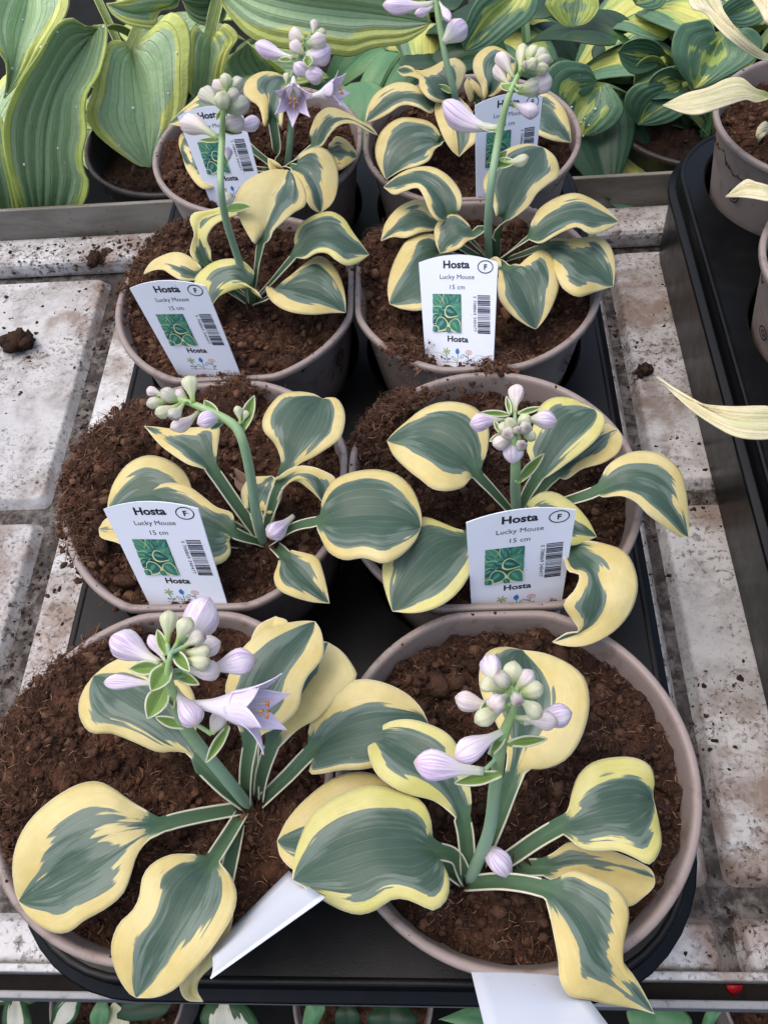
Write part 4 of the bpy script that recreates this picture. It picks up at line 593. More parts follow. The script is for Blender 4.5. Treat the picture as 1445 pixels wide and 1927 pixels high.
M['pot'] = plastic('taupe_pot', srgb(142, 130, 123), srgb(96, 78, 68), 0.48)
M['rim'] = plastic('taupe_rim', srgb(142, 128, 122), srgb(98, 76, 64), 0.42, scale=140)
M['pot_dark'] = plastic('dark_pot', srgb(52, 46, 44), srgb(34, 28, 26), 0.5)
M['tray'] = plastic('black_tray', srgb(9, 10, 12), srgb(30, 30, 30), 0.33, 0.2, scale=80, amt=0.2)
M['print_dark'] = NT('pot_print').set(srgb(52, 44, 42), 0.6)
M['red'] = NT('red_petal').set(srgb(196, 24, 40), 0.5)
M['rail'] = plastic('grey_rail', srgb(128, 130, 132), srgb(60, 58, 56), 0.4, 0.5, scale=200)
M['ledge'] = plastic('dark_ledge', srgb(40, 36, 34), srgb(22, 20, 19), 0.75, 0.2, scale=150)
M['dark_floor'] = plastic('dark_shelf', srgb(13, 14, 12), srgb(8, 8, 7), 0.8, 0.2, scale=30)
M['drop'] = NT('water').set((1, 1, 1, 1), 0.02)  # mostly opaque white: the sun's sparkle on the drops is put into their colour
M['drop'].node_tree.nodes['Principled BSDF'].inputs['Transmission Weight'].default_value = 0.25
M['drop'].node_tree.nodes['Principled BSDF'].inputs['IOR'].default_value = 1.33


def bench_material():
    k = NT('dirty_white_bench')
    p = k.pos()
    big = k.noise(p, 7.0, 5, 0.62, 0.4)
    med = k.noise(p, 38.0, 6, 0.7, 0.3)
    fin = k.noise(p, 210.0, 5, 0.7, 0.6)
    spk = k.noise(p, 420.0, 3, 0.6)
    c = k.mix(k.sstep(big, 0.35, 0.65), srgb(200, 199, 198), srgb(180, 178, 177))
    c = k.mix(k.math('MULTIPLY', k.sstep(med, 0.42, 0.66), 0.7), c, srgb(142, 137, 133))
    # brown stains
    st = k.math('MULTIPLY', k.sstep(k.noise(p, 9.0, 4, 0.6, 0.6), 0.46, 0.62), k.sstep(med, 0.36, 0.6))
    c = k.mix(k.math('MULTIPLY', st, 0.75), c, srgb(128, 103, 86))
    # specks of dried soil, gathered in drifts
    drift = k.sstep(k.noise(p, 16.0, 5, 0.7), 0.40, 0.60)
    s1 = k.math('MULTIPLY', k.sstep(fin, 0.51, 0.60), drift)
    s2 = k.math('MULTIPLY', k.sstep(spk, 0.575, 0.635), k.math('MULTIPLY_ADD', drift, 0.8, 0.2))
    c = k.mix(k.math('MULTIPLY', s1, 0.75), c, srgb(84, 70, 62))
    c = k.mix(k.math('MULTIPLY', s2, 0.9), c, srgb(56, 46, 41))
    k.bump(k.math('ADD', fin, k.math('MULTIPLY', s1, 0.7)), 0.25, 0.0012)
    k.set(c, 0.55, 0.35)
    return k.m


def channel_material():
    k = NT('bench_channel')
    p = k.pos()
    n = k.noise(p, 130.0, 5, 0.7, 0.4)
    n2 = k.noise(p, 22.0, 4, 0.6)
    c = k.mix(k.sstep(n, 0.35, 0.62), srgb(112, 107, 103), srgb(48, 42, 39))
    c = k.mix(k.math('MULTIPLY', k.sstep(n2, 0.5, 0.65), 0.7), c, srgb(44, 38, 36))
    k.bump(n, 0.5, 0.002)
    return k.set(c, 0.7, 0.25)


def metal_edge_material():
    k = NT('bench_edge')
    p = k.pos()
    mp = k.n('ShaderNodeMapping'); mp.inputs['Scale'].default_value = (0.5, 1, 2.0); k.l(p, mp.inputs[0])
    n = k.noise(mp.outputs[0], 30.0, 6, 0.65, 0.3)
    s = k.sstep(k.noise(p, 240, 4, 0.6), 0.62, 0.72)
    c = k.mix(k.sstep(n, 0.35, 0.7), srgb(134, 130, 121), srgb(100, 94, 84))
    c = k.mix(k.math('MULTIPLY', s, 0.7), c, srgb(60, 50, 44))
    k.bump(n, 0.2, 0.001)
    return k.set(c, 0.5, 0.4)


M['bench'] = bench_material()
M['channel'] = channel_material()
M['edge'] = metal_edge_material()


def paper_material():
    k = NT('white_label_card')
    p = k.pos()
    n = k.noise(p, 500, 4, 0.6)
    n2 = k.noise(p, 60, 3, 0.6)
    c = k.mix(k.math('MULTIPLY', k.sstep(n2, 0.5, 0.8), 0.35), srgb(226, 231, 243), srgb(212, 217, 230))
    c = k.mix(k.math('MULTIPLY', k.sstep(n, 0.685, 0.735), 0.75), c, srgb(110, 92, 80))
    return k.set(c, 0.4, 0.45)


M['card'] = paper_material()
kp = NT('label_print')
M['print'] = kp.set(kp.attr('col', 'Color'), 0.45, 0.4)

# ------------------------------------------------------------------ the bench and what lies round it
def box(v0, v1):
    x0, y0, z0 = v0; x1, y1, z1 = v1
    v = [(x0, y0, z0), (x1, y0, z0), (x1, y1, z0), (x0, y1, z0), (x0, y0, z1), (x1, y0, z1), (x1, y1, z1), (x0, y1, z1)]
    f = [(0, 3, 2, 1), (4, 5, 6, 7), (0, 1, 5, 4), (1, 2, 6, 5), (2, 3, 7, 6), (3, 0, 4, 7)]
    return v, f


def bevel(o, w=0.1, seg=2):
    m = o.modifiers.new('bevel', 'BEVEL')
    m.width = w * S; m.segments = seg; m.limit_method = 'ANGLE'
    return o


def panel(x0, x1, y0, y1, zt, zb, slope=.4, rad=.55):
    """Raised plateau with rounded corners and sloping sides, its top worn very slightly uneven."""
    out = []
    ring = []
    rad = min(rad, (y1 - y0) * .25)
    for cx, cy, a0 in ((x1 - rad, y1 - rad, 0), (x0 + rad, y1 - rad, 90), (x0 + rad, y0 + rad, 180), (x1 - rad, y0 + rad, 270)):
        for t in range(0, 91, 18):
            a = math.radians(a0 + t)
            ring.append((cx + rad * math.cos(a), cy + rad * math.sin(a)))
    n = len(ring)
    cx, cy = (x0 + x1) / 2, (y0 + y1) / 2
    def sc_(p, d):
        return (cx + (p[0] - cx) * (1 + 2 * d / (x1 - x0)), cy + (p[1] - cy) * (1 + 2 * d / (y1 - y0)))
    rows = [(slope, zb), (slope * .25, zt - .16), (slope * .08, zt - .06), (-.08, zt)]
    for d, z in rows:
        for p in ring:
            q = sc_(p, d); out.append((q[0], q[1], z))
    f = []
    for i in range(len(rows) - 1):
        for j in range(n):
            f.append((i * n + j, i * n + (j + 1) % n, (i + 1) * n + (j + 1) % n, (i + 1) * n + j))
    f.append(tuple(range((len(rows) - 1) * n, len(rows) * n)))
    return mesh('panel', out, f)


bench = obj('bench', mesh('bench', *box((-60, -5.4, -13.5), (66, 42.9, -11.75))), mat=M['channel'], smooth=False)
tag(bench, 'dirty white moulded growing bench with raised panels and grooves', 'bench', kind='structure')
XB = [(-55.5, -20.3), (-18.4, 15.1), (16.5, 50.2), (51.6, 65)]
YB = [(-5.2, -3.7), (-1.7, 17.6), (19.5, 38.7)]
for xa, xb in XB:
    for ya, yb in YB:
        obj('panel', panel(xa, xb, ya, yb, -11.0, -11.8), bench, M['bench'])
# raised ledge along the back of the bench, then its upright edge
bevel(obj('back_ledge', mesh('back_ledge', *box((-60, 39.9, -11.8), (66, 42.9, -10.2))), bench, M['bench'], smooth=False), .5, 3)
bevel(obj('back_edge', mesh('back_edge', *box((-60, 42.91, -19), (66, 43.25, -7.85))), bench, M['edge'], smooth=False), .08, 2)
bevel(obj('front_edge', mesh('front_edge', *box((-60, -5.75, -13.5), (66, -5.42, -10.75))), bench, M['bench'], smooth=False), .08, 2)
ledge = obj('bench_frame', mesh('bench_frame', *box((-60, -6.42, -16.0), (66, -5.77, -13.0))), mat=M['ledge'], smooth=False)
tag(ledge, 'dark soil-stained frame channel in front of the bench edge', 'frame', kind='structure')
rail = bevel(obj('bench_rail', mesh('bench_rail', *box((-60, -6.74, -16.0), (66, -6.43, -11.2))), mat=M['rail'], smooth=False), .06, 2)
tag(rail, 'thin grey metal rail along the front of the bench', 'rail', kind='structure')
low = obj('lower_shelf', mesh('lower_shelf', *box((-120, -60, -58), (120, 60, -57))), mat=M['dark_floor'], smooth=False)
tag(low, 'dark shelf under the bench', 'shelf', kind='structure')
back = obj('back_shelf', mesh('back_shelf', *box((-120, 43.3, -19.5), (120, 170, -18.5))), mat=M['dark_floor'], smooth=False)
tag(back, 'dark shelf behind the bench', 'shelf', kind='structure')

# soil crumbs lying on the bench
ICO_V = None
def ico():
    global ICO_V, ICO_F
    if ICO_V is None:
        t = (1 + 5 ** .5) / 2
        v = np.array([(-1, t, 0), (1, t, 0), (-1, -t, 0), (1, -t, 0), (0, -1, t), (0, 1, t), (0, -1, -t), (0, 1, -t), (t, 0, -1), (t, 0, 1), (-t, 0, -1), (-t, 0, 1)], float)
        ICO_V = v / np.linalg.norm(v[0])
        ICO_F = np.array([(0, 11, 5), (0, 5, 1), (0, 1, 7), (0, 7, 10), (0, 10, 11), (1, 5, 9), (5, 11, 4), (11, 10, 2), (10, 7, 6), (7, 1, 8), (3, 9, 4), (3, 4, 2), (3, 2, 6), (3, 6, 8), (3, 8, 9), (4, 9, 5), (2, 4, 11), (6, 2, 10), (8, 6, 7), (9, 8, 1)])
    return ICO_V, ICO_F


def rot_rand(n):
    q = rng.normal(size=(n, 4)); q /= np.linalg.norm(q, axis=1)[:, None]
    w, x, y, z = q.T
    return np.stack([np.stack([1 - 2 * (y * y + z * z), 2 * (x * y - z * w), 2 * (x * z + y * w)], 1),
                     np.stack([2 * (x * y + z * w), 1 - 2 * (x * x + z * z), 2 * (y * z - x * w)], 1),
                     np.stack([2 * (x * z - y * w), 2 * (y * z + x * w), 1 - 2 * (x * x + y * y)], 1)], 1)


def crumbs(name, P, sizes, flat=.7):
    """Many small irregular lumps joined in one mesh."""
    v, f = ico()
    n = len(P)
    jit = 1 + 1.1 * (rng.random((n, 12, 1)) - .5)
    sc3 = np.stack([1 + .6 * (rng.random(n) - .5), 1 + .6 * (rng.random(n) - .5), flat + .4 * (rng.random(n) - .5)], 1)
    X = np.einsum('nij,nkj->nki', rot_rand(n), v[None] * jit) * sc3[:, None, :] * sizes[:, None, None] + P[:, None, :]
    F = (f[None] + (np.arange(n) * 12)[:, None, None]).reshape(-1, 3)
    me = fmesh(name, X.reshape(-1, 3), F)
    fattr(me, 'rn', np.repeat(rng.random(n), 12))
    return me


def fibres(name, P, length, width, up=.5, tilt=.5):
    n = len(P)
    a = rng.random(n) * 6.283
    d = np.stack([np.cos(a), np.sin(a), (rng.random(n) - .35) * tilt], 1)
    side = np.stack([-np.sin(a), np.cos(a), np.zeros(n)], 1)
    bend = rng.normal(size=(n, 3)) * np.array([.35, .35, .22])
    L = length * (.4 + 1.2 * rng.random(n))[:, None]
    wd = (width * (.5 + rng.random(n)))[:, None]
    pts = []
    for t in (0, .33, .67, 1.0):
        c = P + d * L * (t - .5) + bend * L * (t * t - t) * 1.6
        wv = side * wd * (1 - .6 * abs(t - .4))
        pts += [c - wv, c + wv + np.array([0, 0, 1.0]) * wd * .6]
    X = np.stack(pts, 1)
    f = np.array([(0, 1, 3, 2), (2, 3, 5, 4), (4, 5, 7, 6)])
    F = (f[None] + (np.arange(n) * 8)[:, None, None]).reshape(-1, 4)
    me = fmesh(name, X.reshape(-1, 3), F)
    fattr(me, 'rn', np.repeat(rng.random(n), 8))
    return me


# ------------------------------------------------------------------ pots
POTS = {'FR': (6.24, -.01), 'FL': (-6.12, .22), 'MR': (6.14, 12.04), 'ML': (-6.12, 12.28), 'TR': (6.01, 24.64), 'TL': (-6.16, 24.41), 'BR': (6.35, 36.83), 'BL': (-6.34, 37.09)}


def squasher(key):
    """Soft pots press flat against their neighbours where the rims would overlap."""
    if key not in POTS:
        return lambda x, y, inset=0.0: (x, y)
    cx, cy = POTS[key]
    lims = []
    for k2, (x2, y2) in POTS.items():
        if k2 == key: continue
        dx, dy = x2 - cx, y2 - cy
        d = math.hypot(dx, dy)
        if d < 14:
            # side by side both give; front to back the rear pot gives way more
            l = d / 2 - .03 if abs(dx) > abs(dy) else (d / 2 + .1 if dy > 0 else d / 2 - .16)
            lims.append((dx / d, dy / d, l))
    def f(x, y, inset=0.0):
        for nx, ny, l in lims:
            p = x * nx + y * ny
            l2 = l - inset
            k = .16
            q = np.where(p > l2 - k, l2 - k + k * np.tanh((p - l2 + k) / k), p)
            x = x + nx * (q - p); y = y + ny * (q - p)
        return x, y
    return f


def lathe(name, prof, cx, cy, seg=96, sq=None, cap=False):
    a = np.linspace(0, 2 * math.pi, seg, endpoint=False)
    v = []
    for r, z, inset in prof:
        x, y = r * np.cos(a), r * np.sin(a)
        if sq: x, y = sq(x, y, inset)
        v.append(np.stack([x + cx, y + cy, np.full(seg, z)], 1))
    v = np.vstack(v)
    f = grid_faces(len(prof), seg, True)
    if cap: f.append(tuple(range(seg)))
    return mesh(name, v, [tuple(reversed(q)) for q in f] if cap else f)


def pot(key, c, label, rimz=0.0, R=6.38, height=10.3, soil=-1.1, mounds=(), emblem=(), spill=(), dark=False, group=None, nfib=4500, ncr=2600, soilmat='soil'):
    cx, cy = c
    root = empty('flower_pot', (cx, cy, rimz - height), label, 'pot', group)
    k = R / 6.5
    sq = squasher(key)
    g = lambda pr: [(r * k, z * k + rimz, i) for r, z, i in pr]
    bot = -height / k
    obj('pot_wall', lathe('pot_wall', g([(0.1, bot + .02, 0), (4.4, bot, 0), (4.62, bot + .15, 0), (5.2, bot * .62, .2), (5.72, bot * .3, .2), (6.1, -.62, .25), (6.2, -.42, .22)]), cx, cy, sq=sq), root, M['pot_dark' if dark else 'pot'])
    obj('rim', lathe('rim', g([(6.2, -.42, .22), (6.42, -.40, .03), (6.5, -.32, .0), (6.5, -.1, .0), (6.46, -.03, .02), (6.4, 0, .07), (6.26, 0, .2), (6.19, -.05, .27), (6.14, -.2, .32), (5.98, -1.0, .45), (5.72, -3.2, .5)]), cx, cy, sq=sq), root, M['pot_dark' if dark else 'rim'])
    # soil surface
    nr, na = 80, 230
    rr = np.linspace(0.0, 1.0, nr) ** .8 * 6.02 * k
    aa = np.linspace(0, 2 * math.pi, na, endpoint=False)
    A, Rr = np.meshgrid(aa, rr)
    x, y = Rr * np.cos(A), Rr * np.sin(A)
    x, y = sq(x, y, .42)
    sd = abs(hash(key)) % 1 + int(cx * 7 + cy * 13) % 97
    def height_at(X, Y):
        z = soil + (fbm(X * .55 + 40, Y * .55 + 40, sd, 3) - .45) * 1.0
        for mx, my, h, s in mounds:
            z = z + h * np.exp(-((X - mx) ** 2 + (Y - my) ** 2) / (2 * s * s))
        return z
    def rough_at(X, Y):
        return (fbm(X * 1.7 + 9, Y * 1.7 + 9, sd + 5, 5) - .45) * 1.25
    z = height_at(x, y) + rough_at(x, y) + rimz
    v = np.stack([x + cx, y + cy, z], 2).reshape(-1, 3)
    me = mesh('soil', v, grid_faces(nr, na, True))
    fattr(me, 'rn', np.zeros(len(v)))
    so = obj('soil', me, root, M[soilmat])
    so['kind'] = 'stuff'
    def scatter(n, rmax):
        a = rng.random(n) * 6.283; r = np.sqrt(rng.random(n)) * rmax * k
        X, Y = r * np.cos(a), r * np.sin(a)
        X, Y = sq(X, Y, .5)
        return X, Y
    X, Y = scatter(ncr, 5.95)
    sz = .03 + .2 * rng.random(ncr) ** 4
    big = rng.random(ncr) < .006
    sz[big] += .3 * rng.random(big.sum()) + .12
    P = np.stack([X + cx, Y + cy, height_at(X, Y) + rough_at(X, Y) + rimz + sz * .25], 1)
    o = obj('soil_crumb', crumbs('soil_crumb', P, sz), root, M[soilmat], smooth=False)
    o['kind'] = 'stuff'
    X, Y = scatter(nfib, 5.95)
    P = np.stack([X + cx, Y + cy, height_at(X, Y) + rough_at(X, Y) + rimz + .06 + .1 * rng.random(nfib)], 1)
    o = obj('soil_fibre', fibres('soil_fibre', P, .26, .013, tilt=1.1), root, M['fibre'])
    o['kind'] = 'stuff'
    # soil that spilled on to the rim
    nsp = 40
    a = rng.normal(rng.random() * 6.283, 1.1, nsp)
    rj = (6.33 + rng.uniform(-.14, .12, nsp)) * k
    X, Y = rj * np.cos(a), rj * np.sin(a)
    X, Y = sq(X, Y, .12)
    P = np.stack([X + cx, Y + cy, np.full(nsp, rimz + .01)], 1)
    o = obj('rim_crumb', crumbs('rim_crumb', P, .012 + .05 * rng.random(nsp) ** 3), root, M['crumb'])
    o['kind'] = 'stuff'
    for ang, spread, nsp, h in spill:      # soil heaped on and over the rim
        a = rng.normal(math.radians(ang), math.radians(spread), nsp)
        nsp = nsp * 4
        a = rng.normal(math.radians(ang), math.radians(spread), nsp)
        r = 5.95 + rng.normal(0, .36, nsp)
        fall = np.exp(-((a - math.radians(ang)) / math.radians(spread * 1.4)) ** 2)
        X, Y = r * np.cos(a), r * np.sin(a)
        zz = np.where(r < 6.6, -.25 + rng.random(nsp) * h * fall, -.25 - rng.random(nsp) * .5)
        P = np.stack([X + cx, Y + cy, zz + rimz], 1)
        o = obj('spilled_soil', crumbs('spilled_soil', P, .03 + .16 * rng.random(nsp) ** 3), root, M[soilmat]); o['kind'] = 'stuff'
        o = obj('spilled_fibre', fibres('spilled_fibre', P + np.array([0, 0, .12]), .5, .012, tilt=.9), root, M['fibre']); o['kind'] = 'stuff'
    for kind, ang, zc, size in emblem:
        doodle(root, kind, cx, cy, ang, zc + rimz, size, height)
    return root


def doodle(root, kind, cx, cy, ang, zc, size, height):
    """Dark line drawing printed on the pot wall."""
    strokes = []
    if kind == 'tulip':
        strokes.append([(math.cos(t) * .36, .55 + math.sin(t) * .55) for t in np.linspace(0, 2 * math.pi, 22)])
        strokes.append([(math.cos(t) * .16, .6 + math.sin(t) * .34) for t in np.linspace(0, 2 * math.pi, 16)])
        strokes.append([(0, 0), (.03, -.4), (.0, -.9)])
        strokes.append([(0, -.8), (.35, -.5), (.45, -.25)])
        strokes.append([(-.9, -.55), (-.75, -.25), (-.62, -.1)])
    elif kind == 'swirl':
        strokes.append([(.5 * math.cos(t), .5 * math.sin(t)) for t in np.linspace(0, 2 * math.pi, 22)])
        strokes.append([(.22 * math.cos(t), .22 * math.sin(t)) for t in np.linspace(0, 2 * math.pi, 16)])
    else:
        for oy in (.35, -.35):
            strokes.append([(.22 * math.cos(t), oy + .3 * math.sin(t)) for t in np.linspace(0, 2 * math.pi, 18)])
    V, F = [], []
    for st in strokes:
        st = np.array(st) * size
        for (a, b) in zip(st[:-1], st[1:]):
            d = (b - a) / (np.linalg.norm(b - a) + 1e-9); nrm = np.array([-d[1], d[0]]) * .055 * size / .8
            i = len(V)
            for q in (a - nrm, b - nrm + d * .01, b + nrm + d * .01, a + nrm):
                zz = zc + q[1]
                t = np.clip((zz + height) / (height - .6), 0, 1)
                r = np.interp(t, [0, .38, .7, 1], [4.62, 5.2, 5.72, 6.1]) + .035
                th = ang + q[0] / r
                V.append((cx + r * math.cos(th), cy + r * math.sin(th), zz))
            F.append((i, i + 1, i + 2, i + 3))
    obj('printed_doodle', mesh('printed_doodle', V, F), root, M['print_dark'], smooth=False)


pot('FL', POTS['FL'], 'taupe pot at the front left with soil heaped over its left rim', soil=-.9, mounds=[(-5.0, 1.0, .9, 2.6), (-4.2, 3.4, .7, 1.2), (1.0, -2, .3, 1.5)], spill=[(165, 22, 420, .5)])
pot('FR', POTS['FR'], 'taupe pot at the front right with broad inner wall showing', soil=-1.1, mounds=[(-.5, -2.5, .7, 1.8), (2.6, 1.8, .5, .8), (0, 0, .3, 2)], soilmat='soil_shaded')
pot('ML', POTS['ML'], 'taupe pot on the left in the second row, soil spilling over its left edge', soil=-.85, mounds=[(-5.4, 1.2, 1.3, 2.2), (-3.2, 4.2, .8, 1.6), (0.4, 5.6, .8, .9)], spill=[(160, 24, 700, 1.0), (84, 7, 90, .4)])
pot('MR', POTS['MR'], 'taupe pot on the right in the second row with bare back wall', soil=-1.2, mounds=[(-5.0, 3.3, 1.5, 1.3), (-4, 0, .4, 1.5)], spill=[(138, 13, 260, .8)], soilmat='soil_shaded')
pot('TL', POTS['TL'], 'taupe pot on the left in the third row with printed tulip on its side', soil=-.85, mounds=[(-4.6, 3.4, 1.4, 2.0), (-2, 5, .8, 2)], emblem=[('tulip', math.radians(-28), -2.6, .9)], spill=[(135, 22, 520, .9)])
pot('TR', POTS['TR'], 'taupe pot on the right in the third row beside bare bench', soil=-1.0, mounds=[(-4.8, 2.8, .9, 1.6), (-3.8, -4.2, 1.0, .8), (.6, -5.3, .7, .8)], emblem=[('rings', math.radians(-40), -2.4, .9)], spill=[(-128, 7, 110, .5), (-84, 6, 70, .5), (150, 14, 160, .5)])
pot('BL', POTS['BL'], 'taupe pot on the left in the back row with soil mounded left', soil=-.9, mounds=[(-4.2, -1.0, .8, 2.0)])
pot('BR', POTS['BR'], 'taupe pot on the right in the back row, pale right rim in view', soil=-1.0)
pot('R1', (26.7, 36.7), 'taupe pot with printed swirl in the right-hand tray, far one', soil=-1.6, mounds=[(-1, -4, .5, 2)], emblem=[('swirl', math.radians(208), -3.1, .75)])
pot('R2', (26.6, 24.5), 'taupe pot cut by the right picture edge, nearer one in the right-hand tray', soil=-1.4, emblem=[('swirl', math.radians(192), -3.4, .75)])
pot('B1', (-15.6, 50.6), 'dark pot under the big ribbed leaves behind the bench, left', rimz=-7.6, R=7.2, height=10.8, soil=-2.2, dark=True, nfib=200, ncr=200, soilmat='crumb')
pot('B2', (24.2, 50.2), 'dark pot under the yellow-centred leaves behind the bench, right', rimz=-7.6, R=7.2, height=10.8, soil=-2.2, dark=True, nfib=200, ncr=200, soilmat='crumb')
pot('L1', (-3.3, -5.4), 'pot on the shelf below, showing under the middle of the rail', rimz=-46, R=5.6, height=10.9, soil=-1.2, nfib=300, ncr=200)
pot('L2', (-23.2, -5.4), 'pot on the shelf below, under the left end of the rail', rimz=-46, R=5.6, height=10.9, soil=-1.2, nfib=300, ncr=200)
pot('L3', (30.0, -5.0), 'pot on the shelf below, at the bottom right corner', rimz=-46, R=5.6, height=10.9, soil=-1.2, nfib=300, ncr=200)


# ------------------------------------------------------------------ trays
def tray(x0, x1, y0, y1, cells, label, hole=5.75):
    root = empty('plant_tray', ((x0 + x1) / 2, (y0 + y1) / 2, -11), label, 'tray')
    zt = -4.5
    rad = 5.2
    def roundrect(x, y):
        cx = min(max(x, x0 + rad), x1 - rad); cy = min(max(y, y0 + rad), y1 - rad)
        dx, dy = x - cx, y - cy
        d = math.hypot(dx, dy)
        if d > rad: return cx + dx / d * rad, cy + dy / d * rad
        return x, y
    V, F = [], []
    seg = 64
    for (cx, cy, ax, bx, ay, by) in cells:
        i0 = len(V)
        angs = sorted([2 * math.pi * j / 64 for j in range(64)] + [math.atan2(yy - cy, xx - cx) % (2 * math.pi) for xx in (ax, bx) for yy in (ay, by)])
        seg = len(angs)
        for t in angs:
            ct, st = math.cos(t), math.sin(t)
            tx = ((bx - cx) / ct) if ct > 1e-6 else ((ax - cx) / ct if ct < -1e-6 else 1e9)
            ty = ((by - cy) / st) if st > 1e-6 else ((ay - cy) / st if st < -1e-6 else 1e9)
            tt = min(tx, ty)
            ox, oy = roundrect(cx + ct * tt, cy + st * tt)
            h = min(hole, math.hypot(ox - cx, oy - cy) - .25)
            V += [(ox, oy, zt), (cx + ct * (h + .12), cy + st * (h + .12), zt), (cx + ct * h, cy + st * h, zt - .12), (cx + ct * (h - .5), cy + st * (h - .5), zt - 5.8)]
        V.append((cx, cy, zt - 5.9))
        c = len(V) - 1
        for j in range(seg):
            a, b = i0 + j * 4, i0 + ((j + 1) % seg) * 4
            for q in range(3):
                F.append((a + q, b + q, b + q + 1, a + q + 1))
            F.append((a + 3, b + 3, c))
    obj('cell_plate', mesh('cell_plate', V, F), root, M['tray'], smooth=False)
    ring = []
    for ccx, ccy, a0 in ((x1 - rad, y1 - rad, 0), (x0 + rad, y1 - rad, 90), (x0 + rad, y0 + rad, 180), (x1 - rad, y0 + rad, 270)):
        for t in range(0, 91, 9):
            a = math.radians(a0 + t)
            ring.append((ccx + rad * math.cos(a), ccy + rad * math.sin(a), math.cos(a), math.sin(a)))
    prof = [(-.25, zt + .02), (-.08, zt + .10), (.04, zt + .04), (.08, zt - .1), (.1, zt - .95), (.16, zt - 1.05), (.5, zt - 1.08), (.58, zt - 1.16), (.58, zt - 1.35), (.5, zt - 1.42), (.3, zt - 1.5), (.1, zt - 6.35)]
    V = [(x + nx * d, y + ny * d, z) for d, z in prof for x, y, nx, ny in ring]
    obj('side_wall', mesh('side_wall', V, grid_faces(len(prof), len(ring), True)), root, M['tray'])
    return root


rows = [(-6.35, 6.1), (6.1, 18.4), (18.4, 30.8), (30.8, 42.6)]
cells = []
for key, (cx, cy) in POTS.items():
    r = {'F': 0, 'M': 1, 'T': 2, 'B': 3}[key[0]]
    cells.append((cx, cy) + ((-13.0, 0.0) if key[1] == 'L' else (0.0, 13.0)) + rows[r])
tray(-13.0, 13.0, -6.35, 42.6, cells, 'black plastic carrying tray holding the eight hosta pots')
cells2 = []
for cx, ax, bx in ((26.7, 19.6, 32.8), (38.9, 32.8, 46.0)):
    for r, cy in enumerate((.2, 12.3, 24.5, 36.7)):
        cells2.append((cx, cy, ax, bx) + rows[r])
tray(19.6, 46.0, -6.35, 42.6, cells2, 'second black tray at the right, under the cream-leaved plants')


